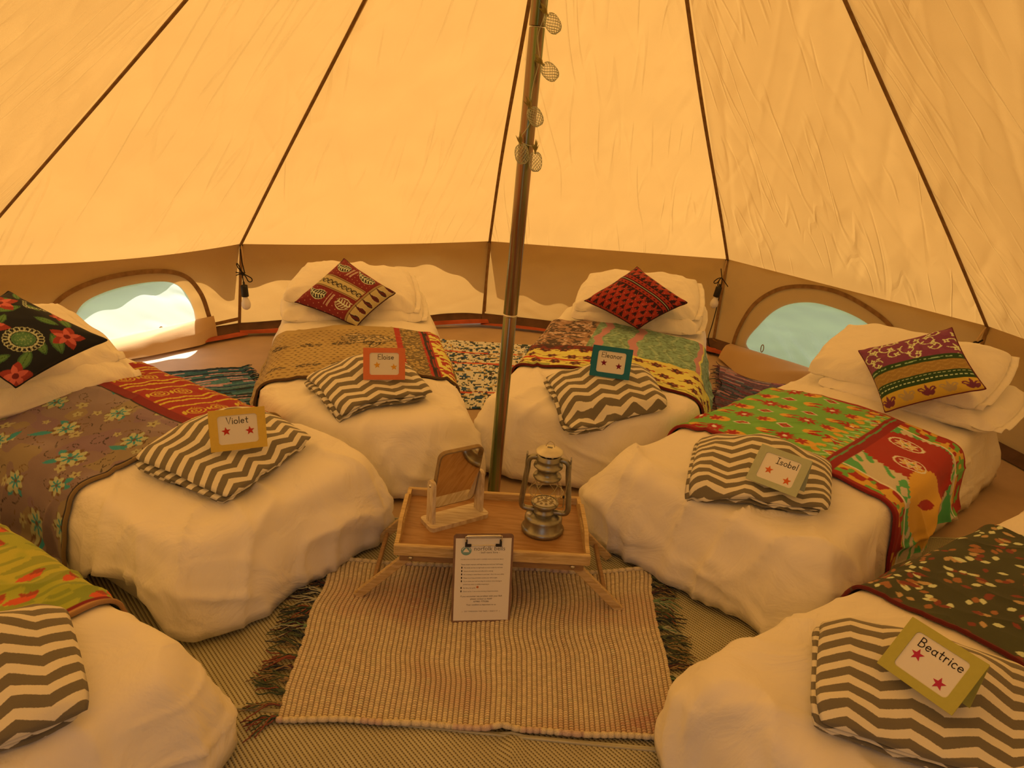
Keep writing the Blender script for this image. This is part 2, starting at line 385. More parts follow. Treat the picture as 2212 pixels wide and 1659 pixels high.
def roof_grid(bot, nu, nv, seed):
    """bot(s) lower edge; panel from the apex down to it, gently wrinkled"""
    s = np.linspace(0, 1, nu)[:, None]; t = np.linspace(.0004, 1, nv)[None, :] ** .9
    E_ = bot(np.linspace(0, 1, nu))[:, None, :]; P = APEX + (E_ - APEX) * t[..., None]
    P[:, :, 2] -= 0
    N = normals_of(P); N[N[..., 2] > 0] *= -1
    W_ = np.linalg.norm(E_[-1, 0] - E_[0, 0]); x = (s - .5) * W_ * t; y = t * 2.9 + 0 * s
    win = sstep(0, .08, s) * sstep(0, .08, 1 - s) * sstep(0, .05, 1 - t)
    d = .016 * fbm(v3(x * 1.3, y * 1.1, seed), 2, seed)
    cr = lambda Q, k_: np.clip(ridge(Q, k_, 1), 0, 1) ** 3
    d = d + .005 * cr(v3(x * 6 + y * 1.8, y * .9 - x * .6, seed), seed + 5) + .004 * cr(v3(x * 7 - y * 3.0, y * 1.2 + x * 1.2, seed), seed + 9) - .003 * cr(v3(x * 9 + y * 4.5, y * 1.6 - x * 1.5, seed), seed + 19)
    edge = sstep(.35, .02, np.minimum(s, 1 - s))
    sg = np.where(s < .5, 1, -1)
    d = d + edge * .006 * cr(v3(x * 5 + sg * y * 5, y * 1.2 * sg - x, seed), seed + 13)
    return P + N * (d * win)[..., None], np.stack([x + seed * 1.3, y + seed * .7], -1)
vis = {(2, 3), (3, 4), (4, 5), (5, 6), (6, 7), (7, 8)}
for k, (i, j) in enumerate(RING):
    nu, nv = (110, 200) if (i, j) in vis else (20, 30)
    P, uv = roof_grid(lambda s, i=i, j=j: eave(i, j, s), nu, nv, 3 + k * 2)
    mk('roof_panel', P.reshape(-1, 3), grid_faces(nu, nv), M['roof'], ceil, uv=uv)
for k, i in enumerate((1, 10)):
    c = np.array([*CN[i], HW])
    P, uv = roof_grid(lambda s: DOOR[i] + (c - DOOR[i]) * s[:, None], 24, 40, 40 + k)
    mk('roof_panel', P.reshape(-1, 3), grid_faces(24, 40), M['roof'], ceil, uv=uv)
P, uv = roof_grid(lambda s: DOOR[1] + (DOOR[10] - DOOR[1]) * s[:, None], 24, 40, 47)
mk('roof_panel', P.reshape(-1, 3), grid_faces(24, 40), M['roof'], ceil, uv=uv)
for k, (xa, ya, i) in enumerate(((-.34, -2.90, 1), (.34, -2.90, 10))):  # unseen canvas either side of the doorway, added to hold back door light
    a_, c = np.array([xa, ya, 0.0]), np.array([*CN[i], 0.0]); top_ = np.array([*CN[i], HW])
    q = np.linspace(0, 1, 16)[:, None, None]; t = np.linspace(0, 1, 20)[None, :, None]
    lo_ = a_ + (c - a_) * t; dt = np.array([xa, ya, 1.98]); hi_ = np.where(t < .3, dt + (DOOR[i] - dt) * t / .3, DOOR[i] + (top_ - DOOR[i]) * (t - .3) / .7); P = lo_ + (hi_ - lo_) * q
    P[..., 1] += .012 * vnoise(v3(P[..., 0] * 4, P[..., 2] * 3, k + 50))
    struct(mk('wall_unseen_door_%s' % ('left', 'right')[k], P, grid_faces(16, 20), M['wall']))
# seam tapes down the roof, one per corner
def strip(pts, wd, nrm_, th=.003):
    P = np.asarray(pts, float); T = np.gradient(P, axis=0); T /= np.linalg.norm(T, axis=1)[:, None]
    Nn = np.broadcast_to(nrm_, P.shape); S = np.cross(T, Nn); S /= np.linalg.norm(S, axis=1)[:, None]
    wd = np.broadcast_to(wd, (len(P),))[:, None] / 2
    V = np.stack([P - S * wd, P + S * wd, P + S * wd + Nn * th, P - S * wd + Nn * th], 1)
    F = grid_faces(len(P), 4, wv=True).tolist() + [[0, 1, 2, 3], [len(P) * 4 - 1 - q for q in range(4)]]
    return V.reshape(-1, 3), F
SLACK = {3: .012, 4: .01, 5: -.018, 6: -.012, 7: .012}
for i in [q for q in CN if q not in (1, 2, 0, 10)]:
    c = np.array([*CN[i], HW]); t = np.linspace(.02, 1, 40)[:, None]; P = APEX + (c - APEX) * t
    side = nrm(np.cross(c - APEX, (0, 0, 1.))); inn = nrm(np.cross(side, c - APEX)); inn = -inn if inn[2] > 0 else inn
    P = P + inn * .006 + side * (SLACK.get(i, 0) * np.sin(math.pi * t) + .004 * np.sin(t * 9 + i))
    if i == 5: P = P + inn * (.10 * sstep(0, .5, t) * sstep(1.0, .5, t))
    mk('seam_tape', *strip(P, .017, inn, .004), M['tape'], ceil, smooth=False)
# outer eave flap, scalloped; its shade falls on the walls
OV = {(3, 4): [(0, .20), (.12, .17), (.5, .125), (.75, .10), (.85, .10), (.92, .19), (1, .21)],
      (4, 5): [(0, .175), (.13, .150), (.2, .132), (.32, .115), (.6, .09), (.66, .07), (.78, .088), (.88, .122), (.97, .19), (1, .175)],
      (5, 6): [(0, .175), (.08, .155), (.2, .14), (.38, .132), (.7, .14), (.9, .16), (1, .185)],
      (6, 7): [(0, .004), (.2, .012), (.6, .014), (1, .03)]}
for (i, j) in RING:
    s = np.linspace(0, 1, 70); E_ = eave(i, j, s); a, b = np.array(CN[i]), np.array(CN[j]); e = nrm(b - a); n = np.array([-e[1], e[0]])
    if n @ (a + b) < 0: n = -n
    o = np.interp(s, *zip(*OV.get((i, j), [(0, .2), (.25, .12), (.75, .12), (1, .2)])))
    o = o * .80; o = np.convolve(np.pad(o, 3, mode='edge'), np.ones(7) / 7, 'valid') + .006 * np.sin(s * 40)
    r_ = np.linspace(0, 1, 5)[None, :, None]
    P = E_[:, None, :] + r_ * np.concatenate([n[None] * o[:, None], -.92 * o[:, None]], 1)[:, None, :]
    mk('eave_flap', P.reshape(-1, 3), grid_faces(70, 5), M['hem'], ceil)

# walls
def wall_pt(i, j, s, z, d=0.0):
    """point on wall panel i-j: s metres along, z height, d metres inwards"""
    a, b = np.array(CN[i]), np.array(CN[j]); L = np.linalg.norm(b - a); e = (b - a) / L; n = np.array([e[1], -e[0]])
    a0, b0 = np.array(BS[i]), np.array(BS[j]); s = np.asarray(s, float); z = np.asarray(z, float)
    f_ = (s / L)[..., None]; top = a + (b - a) * f_; bot = a0 + (b0 - a0) * f_
    k = np.clip(z / HW, 0, 1.2)[..., None]
    zt = z - SAG.get((i, j), 0) * 4 * (s / L) * (1 - s / L) * np.clip(z / HW, 0, 1) ** 3
    p = bot + (top - bot) * k + n * np.asarray(d, float)[..., None] * np.ones_like(k)
    return np.concatenate([p, zt[..., None]], -1)
def wlen(i, j): return float(np.linalg.norm(np.array(CN[j]) - np.array(CN[i])))
def wall_disp(s, z, seed):
    return .006 * fbm(v3(s * 2.2, z * 3, seed), 2, seed) + .0022 * ridge(v3(s * 5 + z * 9, z * 3 - s * 3, seed), seed + 4) + .0015 * ridge(v3(s * 4 - z * 10, z * 4, seed), seed + 7)
PANE = {(3, 4): spline([(.42, .085), (.43, .20), (.50, .315), (.66, .375), (.84, .39), (.96, .36), (1.03, .26), (1.06, .145), (1.04, .10), (.8, .07), (.6, .055)], 80, True),
        (6, 7): spline([(.27, .075), (.33, .22), (.46, .36), (.64, .43), (.84, .435), (1.02, .40), (1.15, .32), (1.20, .20), (1.18, .06), (.9, .03), (.55, .03)], 80, True)}
ARCH = {(3, 4): spline([(.22, .03), (.28, .20), (.40, .36), (.60, .445), (.84, .46), (1.00, .41), (1.09, .29), (1.135, .15), (1.15, .075)], 70),
        (6, 7): spline([(.165, .0), (.185, .15), (.27, .33), (.42, .455), (.60, .515), (.80, .53), (1.0, .49), (1.16, .42), (1.27, .30), (1.33, .15), (1.345, .02)], 80)}
SIDE = {(1, 2): 'wall_front_left', (2, 3): 'wall_left', (3, 4): 'wall_back_left', (4, 5): 'wall_back', (5, 6): 'wall_back_middle', (6, 7): 'wall_back_right', (7, 8): 'wall_right', (8, 9): 'wall_side_right', (9, 10): 'wall_front_right'}
def inside(poly, x, y):
    c = np.zeros(x.shape, bool); n = len(poly)
    for k in range(n):
        x0, y0 = poly[k]; x1, y1 = poly[(k + 1) % n]
        if y0 == y1: continue
        c ^= ((y0 > y) != (y1 > y)) & (x < (x1 - x0) * (y - y0) / (y1 - y0) + x0)
    return c
WALLS = {}
for k, (i, j) in enumerate(RING):
    L = wlen(i, j)
    if (i, j) in PANE:
        pane = PANE[(i, j)]
        gs, gz = np.meshgrid(np.linspace(0, L, 90), np.linspace(0, HW, 36), indexing='ij'); pts = np.stack([gs.ravel(), gz.ravel()], 1)
        keep = ~inside(pane, pts[:, 0], pts[:, 1])
        dmin = np.min(np.hypot(pts[:, None, 0] - pane[None, :, 0], pts[:, None, 1] - pane[None, :, 1]), 1)
        pts = pts[keep & (dmin > .008)]
        allp = np.concatenate([pane, pts]); n0 = len(pane)
        vo, eo, fo, _, _, _ = delaunay_2d_cdt([Vector(q) for q in allp], [(q, (q + 1) % n0) for q in range(n0)], [], 0, 1e-6)
        P2 = np.array([(q.x, q.y) for q in vo]); Fo = np.array([tuple(f_) for f_ in fo if len(f_) == 3])
        cen = P2[Fo].mean(1); Fo = Fo[~inside(pane, cen[:, 0], cen[:, 1])]
        s, z = P2[:, 0], P2[:, 1]
        o = mk(SIDE[(i, j)], wall_pt(i, j, s, z, wall_disp(s, z, 60 + k) * sstep(0, .05, HW - z)), Fo, M['wall'])
    else:
        nu, nz = (90, 40) if (i, j) in vis else (20, 8)
        s, z = np.meshgrid(np.linspace(0, L, nu), np.linspace(0, HW, nz), indexing='ij')
        o = mk(SIDE[(i, j)], wall_pt(i, j, s, z, wall_disp(s, z, 60 + k) * sstep(0, .05, HW - z)), grid_faces(nu, nz), M['wall'])
    struct(o); WALLS[(i, j)] = o
    if (i, j) not in vis: continue
    # corner tape, mud strip, red groundsheet lip
    z = np.linspace(0.0, HW, 14); a = wall_pt(i, j, z * 0 + .006, z, .008)
    inn = nrm(-np.array([*(np.array(CN[i])), 0]))
    mk('corner_tape', *strip(a, .018, inn, .003), M['tape'], o, smooth=False)
    s = np.linspace(.0, L, 80); q = np.linspace(0, 1, 7)
    S, Q = np.meshgrid(s, q, indexing='ij')
    hh = .050 + .014 * vnoise(v3(s * 3, k * 5, 0))[:, None] + 0 * Q; zz = hh * (1 - Q) + .006
    dd = .012 + .055 * Q ** 1.5 + .010 * vnoise(v3(S * 5, Q * 2, k)) * Q
    mk('mud_strip', wall_pt(i, j, S, zz, dd), grid_faces(80, 7), M['mud'], o)
    if (i, j) == (7, 8): continue
    hr = (.024 + .02 * vnoise(v3(s * 2.3, k * 3 + 1, 0)))[:, None]
    zz = np.clip(hr, .004, .05) * np.sin(Q * math.pi * .8 + .2) + .007
    dd = .062 + .075 * Q + .018 * vnoise(v3(S * 4, Q, k + 9))
    mk('groundsheet_lip', wall_pt(i, j, S, zz, dd), grid_faces(80, 7), M['red'], o)

# windows: net behind an arched tape, and a rolled-down canvas flap
for wn, (key, flap) in enumerate((((3, 4), None), ((6, 7), None)), 1):
    i, j = key; arch = ARCH[key]; n = len(arch)
    win = bpy.data.objects.new('window_%d' % wn, None); COL.objects.link(win); base = wall_pt(i, j, np.array(.7), np.array(0.0))
    win.location = base; ORG[win.name] = base.copy(); struct(win)
    lo = np.stack([np.linspace(arch[0, 0], arch[-1, 0], n), np.interp(np.linspace(0, 1, n), [0, 1], [arch[0, 1], arch[-1, 1]])], 1)
    m_ = 34; f_ = np.linspace(0, 1, m_)[None, :, None]; G = lo[:, None] + (arch[:, None] - lo[:, None]) * f_
    s, z = G[..., 0], G[..., 1]
    d = .016 + .006 * ridge(v3(s * 9 + z * 12, z * 2.5 - s * 2.5, wn), 80 + wn, 1) + .006 * vnoise(v3(s * 3, z * 3, wn))
    if wn == 2: d = .012 + .003 * vnoise(v3(s * 3, z * 3, wn)) - .034 * np.clip(ridge(v3(s * 6.5 + z * 7.0, z * 1.2 - s * 1.2, 3), 88, 1), 0, 1) ** .8 * sstep(.29, .12, z) * sstep(.25, .4, s)
    rim = sstep(0, .12, f_[..., 0]) * sstep(0, .12, 1 - f_[..., 0])
    mk('net', wall_pt(i, j, s, z, .010 + (d - .010) * rim), grid_faces(n, m_), M['net'], win)
    P = wall_pt(i, j, arch[:, 0], arch[:, 1], .013); e = nrm(np.array([*(np.array(CN[j]) - np.array(CN[i])), 0])); inn = np.array([e[1], -e[0], 0])
    mk('arch_tape', *strip(P, .024, inn, .004), M['tape'], win, smooth=False)
    P = wall_pt(i, j, lo[:, 0], lo[:, 1], .014); mk('sill_tape', *strip(P, .02, inn, .004), M['tape'], win, smooth=False)
    # horizontal tape from the arch to the corner
    if wn == 1: aa, bb = (1.15, .075), (wlen(i, j), .085)
    else: aa, bb = (0.0, .05), (.17, .01)
    x = np.linspace(0, 1, 8); P = wall_pt(i, j, aa[0] + (bb[0] - aa[0]) * x, aa[1] + (bb[1] - aa[1]) * x, .012); mk('edge_tape', *strip(P, .02, inn, .004), M['tape'], win, smooth=False)
    # toggle loop on the net
    ls, lz = ((.86, .10) if wn == 1 else (.40, .10))
    q = np.linspace(0, 2 * math.pi, 20)
    P = wall_pt(i, j, ls + .010 * np.cos(q), lz + .022 * np.sin(q), .03 + 0 * q); mk('toggle_loop', *tube(P[:-1], .0028, 6, closed=True), M['tape'], win)
    # flap: hangs inwards from the sill in a shallow trough and lies on the floor
    x = np.linspace(0, 1, 60)[:, None]; q = np.linspace(0, 1, 26)[None, :]
    if wn == 1:
        s0, s1 = .20, 1.16; zt = .075 + .055 * x
        S = s0 + (s1 - s0) * x + 0 * q
        reach = .12 + .03 * np.sin(x * 2.6 + .4) - .07 * sstep(.85, 1, x)
        z = zt * (1 - q) ** 1.2 + .012 + .035 * np.sin(q * math.pi) * (.6 + .4 * x) + .008 * ridge(v3(x * 4, q * 2 + x, 2), 91, 1) * np.sin(q * math.pi)
        z = np.where(q < .12, zt + .004 - 0 * q, z)
        d = .022 + reach * q ** .8 + .012 * vnoise(v3(x * 5, q * 2, 4)) * q
    else:
        s0, s1 = .155, 1.30; zt = .055 + .015 * x
        S = s0 + (s1 - s0) * x + .0 * q + .05 * q * (1 - x)
        reach = .10 + .20 * np.exp(-((x - .30) / .26) ** 2) + .05 * x
        z = zt * (1 - q) + .012 + .05 * np.sin(q * math.pi) * np.exp(-((x - .35) / .4) ** 2) + .012 * ridge(v3(x * 5 + q * 2, q * 2, 2), 93, 1) * np.sin(q * math.pi)
        d = .022 + reach * q ** .9 + .02 * vnoise(v3(x * 5, q * 2, 7)) * q
    V = wall_pt(i, j, S + 0 * q, np.maximum(z, .010), d)
    mk('rolled_flap', V, grid_faces(60, 26), M['flap'], win)

# straps at the wall corners
# groundsheet and lawn
order = [1, 2, 3, 4, 5, 6, 7, 8, 9, 10, 0]
fl = np.array([[BS[i][0], BS[i][1]] for i in order]) * 1.0
ctr = fl.mean(0); rr_ = np.linspace(0, 1, 30); per = np.concatenate([fl[k] + (fl[(k + 1) % 11] - fl[k]) * np.linspace(0, 1, 14, endpoint=False)[:, None] for k in range(11)])
P = ctr + (per[:, None] - ctr) * rr_[None, :, None] * .995
z = .006 * (fbm(v3(P[..., 0] * 2.5, P[..., 1] * 2.5, 0), 2, 3) - .9) * sstep(1.3, 2.2, np.hypot(P[..., 0], P[..., 1]))
struct(mk('floor', np.concatenate([P, z[..., None]], -1), grid_faces(len(per), 30, wu=True), M['floor']))
g = np.linspace(-40, 40, 41); gx, gy = np.meshgrid(g, g, indexing='ij')
struct(mk('ground', v3(gx, gy, -.04 + 0 * gx), grid_faces(41, 41), M['grass']))

# woven floor mats
def mat_weave(name):
    mt, t, o = new_mat(name); b = nd(t, 'BsdfPrincipled'); t.links.new(b.outputs[0], o.inputs[0])
    u = nd(t, 'UVMap', uv_map='UVMap'); s = nd(t, 'SeparateXYZ'); t.links.new(u.outputs[0], s.inputs[0])
    U = mathn(t, 'DIVIDE', s.outputs[0], .0096); row = mathn(t, 'FLOOR', U)
    V = mathn(t, 'ADD', mathn(t, 'DIVIDE', s.outputs[1], .0070), mathn(t, 'MULTIPLY', row, .31))
    fu = mathn(t, 'ABSOLUTE', mathn(t, 'SUBTRACT', mathn(t, 'FRACT', U), .5)); fv = mathn(t, 'ABSOLUTE', mathn(t, 'SUBTRACT', mathn(t, 'FRACT', V), .5))
    hole = mathn(t, 'MULTIPLY', mathn(t, 'LESS_THAN', fu, .16), mathn(t, 'LESS_THAN', fv, .26))
    rb = nd(t, 'Mix', data_type='RGBA'); mx = nd(t, 'Mix', data_type='RGBA'); t.links.new(hole, mx.inputs[0]); mx.inputs[7].default_value = (*alb(84, 52, 22), 1)
    t.links.new(ramp(t, noise_out(t, 7, 4), [(.3, tuple(alb(160, 112, 58))), (.7, tuple(alb(178, 128, 70)))]), rb.inputs[6]); t.links.new(mathn(t, 'LESS_THAN', fu, .22), rb.inputs[0]); rb.inputs[7].default_value = (*alb(148, 102, 50), 1); t.links.new(rb.outputs[2], mx.inputs[6]); t.links.new(mx.outputs[2], b.inputs['Base Color'])  # darker band along each row: rib shading put into the colour
    b.inputs['Roughness'].default_value = .6; b.inputs['Specular IOR Level'].default_value = .3
    h = mathn(t, 'SUBTRACT', mathn(t, 'COSINE', mathn(t, 'MULTIPLY', U, 6.2832)), mathn(t, 'MULTIPLY', hole, 1.5))
    t.links.new(bump(t, h, .4, .003), b.inputs['Normal'])
    return mt
M['mat'] = mat_weave('woven_mat')
def make_mat(quad, label, seed, z0):
    A, B, Cc, D = [np.array(q, float) for q in quad]; u = np.linspace(0, 1, 120)[:, None, None]; v = np.linspace(0, 1, 60)[None, :, None]
    P = (A * (1 - u) + B * u) * (1 - v) + (D * (1 - u) + Cc * u) * v
    z = z0 + .004 + .003 * vnoise(v3(P[..., 0] * 2, P[..., 1] * 2, seed))
    if seed == 2: z = z + .016 * np.exp(-((P[..., 0] - .005 - .1 * (P[..., 1] + 1.2)) / .016) ** 2) * sstep(-1.0, -1.2, P[..., 1])
    ang = .77; uv = np.stack([P[..., 0] * math.cos(ang) + P[..., 1] * math.sin(ang), -P[..., 0] * math.sin(ang) + P[..., 1] * math.cos(ang)], -1)
    V = v3(P[..., 0], P[..., 1], z)
    o = mk('woven_mat', V, grid_faces(120, 60), M['mat'], uv=uv, loc=(*P.mean((0, 1)), 0))
    tag(o, label, 'mat', 'woven straw coloured floor mats')
    # rolled edge binding
    e = [V[:, 0], V[:, -1]]; mk('edge_binding', *join([tube(q + [0, 0, .001], .004, 6) for q in e]), M['mat'], o, uv=None)
    return o
make_mat([(-1.85, -1.105), (2.0, -1.105), (2.02, .08), (-1.85, -.33)], 'straw coloured woven mat under the folding tray table, reaching back towards the pole', 1, .002)
make_mat([(-1.6, -2.2), (1.75, -2.2), (1.9, -1.10), (-1.85, -1.10)], 'straw coloured woven mat nearest the doorway, with a raised crease', 2, .0035)

# ------------------------------------------------------------------ beds
class Bed:
    def __init__(s, a, c, foot, L, w, h, seed, rr=.13, hem=None, bumps=(), skew=(0, 0)):
        a = np.array(a, float); s.a = a / np.hypot(*a); s.p = np.array([s.a[1], -s.a[0]]); s.c = c; s.foot = foot
        s.L, s.w, s.h, s.seed, s.rr, s.hem, s.bumps = L, w, h, seed, rr, hem, bumps; s.skew = skew
    def world(s, P):
        """P local: x across from the centre line, y metres along the axis measured from the tent pole, z up"""
        P = np.asarray(P, float); xy = (P[..., :1] + s.c) * s.p + P[..., 1:2] * s.a
        return np.concatenate([xy, P[..., 2:]], -1)
    def vec(s, x, y, z): return np.array([*(s.p * x + s.a * y), z])
    def prof(s, th, z0, rr=None):
        rr = s.rr if rr is None else rr; e = 2 / 3.0
        z = z0 + (s.h - z0) * np.sin(th) ** e; ins = rr * (1 - np.cos(th) ** e) + .016 * np.sin(th) ** .5 - .016 * sstep(.6, 1.2, th)
        return ins, z
    def disp(s, P):
        hz = np.clip(P[..., 2] / s.h, 0, 1); side = sstep(.97, .35, hz); sd = s.seed
        d = .007 * fbm(v3(P[..., 0] * 3, P[..., 1] * 3, P[..., 2] * 3), 2, sd)
        x, y, z = P[..., 0], P[..., 1], P[..., 2]
        wx, wy = x + .05 * vnoise(v3(x * 4, y * 4, z * 4), sd + 11), y + .05 * vnoise(v3(x * 4, y * 4, z * 4), sd + 12)
        cr = lambda q, k: np.clip(ridge(q, k, 1), 0, 1) ** 3
        foot = sstep(s.foot + .75, s.foot + .1, y)
        d = d + (.3 + .7 * foot) * (.017 * cr(v3(wx * 5 + wy * 2, wy * 2.4 - wx * 1.2, z * 2), sd + 3) + .014 * cr(v3(wx * 6 - wy * 5, wy * 3 + wx * 3, z * 3), sd + 4))
        q = v3(wx * 6.5, wy * 6.5, z * 1.6)
        d = d + side * (.016 * vnoise(q, sd + 5) + .022 * cr(q * 1.2, sd + 7) + .016 * cr(v3(wx * 4, wy * 4, z * 9 + wx * 3), sd + 8))
        for (x, y, z, r, am) in s.bumps:
            d = d + am * np.exp(-((P[..., 0] - x) ** 2 + (P[..., 1] - y) ** 2 + (P[..., 2] - z) ** 2) / r ** 2)
        return d
    def duvet(s, N=340, K=44, R=40):
        hx, hy = s.w / 2, s.L / 2; yc = s.foot + hy
        th = np.linspace(0, math.pi / 2, K)
        k = np.arange(N)
        base = s._ring(hx, hy, .13, N)
        hem = np.array([s.hem(x, y + yc) if s.hem else .012 for x, y in base])
        hem = hem + .010 * (1 + vnoise(v3(base[:, 0] * 6, base[:, 1] * 6, s.seed)))
        rings = []
        for q in (0.02, 0.0):      # turned-in hem
            pass
        for j, t in enumerate(th):
            ins, z = s.prof(np.full(N, t), hem)
            i0 = float(ins[0]); ring = s._ring(hx - i0, hy - i0, max(.13 - max(i0, 0) * .4, .07), N)
            rings.append(np.concatenate([ring, z[:, None]], 1))
        inn = np.linspace(0, 1, R)[1:] * (hx - s.rr - .006)
        for i0 in inn:
            ring = s._ring(hx - s.rr - i0, hy - s.rr - i0, max((.13 - s.rr * .4) * (1 - i0 / (hx - s.rr)), .002), N)
            rings.append(np.concatenate([ring, np.full((N, 1), s.h)], 1))
        P = np.array(rings); P[..., 2] += s.crown(P[..., 0], P[..., 1] - 0 + yc)
        P[..., 1] += yc; P = s.warp(P)
        Nn = np.cross(np.roll(P, -1, 1) - np.roll(P, 1, 1), np.gradient(P, axis=0)); Nn /= np.linalg.norm(Nn, axis=-1, keepdims=True) + 1e-9
        if Nn[K + 5, 10, 2] < 0: Nn = -Nn
        P = P + Nn * s.disp(P)[..., None]; P[..., 2] = np.maximum(P[..., 2], .008)
        low = P[:1].copy(); c_ = np.array([0, yc, 0]); low[..., :2] = c_[:2] + (low[..., :2] - c_[:2]) * .985; low[..., 2] += .004
        P = np.concatenate([low, P]); W_ = s.world(P); n = len(P)
        Fq = grid_faces(n, N, wv=True, flip=True); l = (n - 1) * N; h2 = np.arange(N // 2)
        cap = np.stack([l + h2, l + h2 + 1, l + (N - h2 - 1) % N, l + (N - h2) % N], 1)
        return W_.reshape(-1, 3), np.concatenate([Fq, cap])
    @staticmethod
    def _ring(hx, hy, r, N):
        """rounded rectangle, N points, starting mid-foot (0,-hy), symmetric about x=0"""
        r = min(r, hx, hy)
        sx, sy, ar = hx - r, hy - r, math.pi * r / 2; half = sx + ar + 2 * sy + ar + sx
        u = np.arange(N // 2 + 1) / (N // 2) * half; x = np.zeros(len(u)); y = np.zeros(len(u))
        a = u; m0 = a <= sx; x[m0] = a[m0]; y[m0] = -hy
        m1 = (a > sx) & (a <= sx + ar); q = (a[m1] - sx) / max(r, 1e-9); x[m1] = sx + r * np.sin(q); y[m1] = -sy - r * np.cos(q)
        m2 = (a > sx + ar) & (a <= sx + ar + 2 * sy); x[m2] = hx; y[m2] = -sy + (a[m2] - sx - ar)
        m3 = (a > sx + ar + 2 * sy) & (a <= half - sx); q = (a[m3] - sx - ar - 2 * sy) / max(r, 1e-9); x[m3] = sx + r * np.cos(q); y[m3] = sy + r * np.sin(q)
        m4 = a > half - sx; x[m4] = sx - (a[m4] - (half - sx)); y[m4] = hy
        o = np.stack([x, y], 1); l = o[1:-1][::-1] * [-1, 1]
        return np.concatenate([o, l])
    def crown(s, x, y):
        return .028 * np.clip(1 - (x / (s.w / 2 - s.rr)) ** 2, 0, 1) * sstep(s.foot + s.rr * .6, s.foot + s.rr + .35, y) * sstep(s.foot + s.L - .05, s.foot + s.L - .4, y)
    def warp(s, P):
        sd, am = s.skew; P = P.copy()
        P[..., 1] = P[..., 1] + am * np.clip(sd * P[..., 0] / (s.w / 2), 0, 1) ** 1.3 * (1 - sstep(s.foot, s.foot + .75, P[..., 1]))
        return P
    def cross(s, q, y, off=.012, zmin=.03):
        """point on the made-up bed: q -1..1 from the left hem to the right hem, y along"""
        q, y = np.broadcast_arrays(np.asarray(q, float), np.asarray(y, float))
        hx = s.w / 2; arc = s.h * .92; flat = hx - s.rr; tot = arc + flat + .06; u = np.abs(q) * tot; sg = np.sign(q)
        th = np.clip((tot - u) / (arc + .06), 0, 1) * (math.pi / 2); ins, z = s.prof(th, zmin + 0 * th)
        x = np.where(u < flat, u, hx - ins); z = np.where(u < flat, s.h, z)
        P = v3(x * sg, y, z); P[..., 2] += s.crown(P[..., 0], P[..., 1])
        Nn = normals_of(P)
        mid = Nn[Nn.shape[0] // 2, Nn.shape[1] // 2]
        if mid[2] < 0: Nn = -Nn
        return P + Nn * (s.disp(P) + off)[..., None]
BED = {
    'E': Bed((-.265, .964), -.597, .09, 1.86, .87, .29, 21, skew=(-1, .30)),
    'L': Bed((.20, .98), .157, .16, 1.80, .90, .315, 31, skew=(1, .30), bumps=((-.40, .24, .10, .12, .02), (.42, .22, .1, .14, .015))),
    'V': Bed((-.865, .50), -.85, .25, 1.72, .82, .30, 41, rr=.14, hem=lambda x, y: .012 + .115 * float(sstep(-.25, -.40, x)) * float(sstep(.28, .45, y)) * float(sstep(.78, .58, y)), bumps=((.30, .26, .12, .16, .03),)),
    'I': Bed((.665, .747), .682, .0, 1.85, .87, .31, 51, rr=.12, bumps=((-.43, .06, .13, .13, .04),)),
    'B': Bed((.81, .585), 1.515, -.385, 1.82, .89, .285, 61, rr=.14, bumps=((-.42, -.27, .05, .10, .02),)),
    'F': Bed((-.87, .49), -1.82, -.10, 1.62, .90, .30, 71, rr=.14, bumps=((.44, .02, .05, .10, .02),)),
}
LBL = {'E': 'white single bed beside the pole, under the ochre throw with a red band', 'L': 'white single bed behind the lantern, under the yellow and green throw',
       'V': 'white single bed under the mauve floral throw, puffy foot end by the rug tassels', 'I': 'white single bed under the green and red throw, beside the arched window',
       'B': 'white single bed under the dark leaf print throw', 'F': 'white single bed under the mustard yellow throw, mostly cut off by the frame'}
BVH = {}
ROOT = {}
for k, b in BED.items():
    root = thing('single_bed', LBL[k], 'bed', (*b.world(np.array([0, b.foot + b.L / 2, 0.]))[:2], 0), 'beds fanned around the tent'); ROOT[k] = root
    V, Fq = b.duvet(); mk('duvet', V, Fq, M['linen'], root)
    BVH[k] = BVHTree.FromPolygons(V.tolist(), Fq.tolist())
    # mattress under it
    hx, hy = b.w / 2 - .055, b.L / 2 - .05; rings = []
    for ins, z in ((.02, .004), (0, .02), (-.006, .08), (-.006, .13), (.0, .17), (.03, .20), (.2, .205)):
        r_ = Bed._ring(hx - ins, hy - ins, .1, 120); rings.append(np.concatenate([r_ + [0, b.foot + b.L / 2], np.full((120, 1), z)], 1))
    P = b.world(b.warp(np.array(rings))); mk('mattress', P, grid_faces(len(P), 120, wv=True, flip=True), M['linen2'], root)
def top(k, x, y):
    p = BED[k].world(np.array([x, y, 2.])); h_ = BVH[k].ray_cast(Vector(p), Vector((0, 0, -1)))[0]
    return h_.z if h_ is not None else 0.0

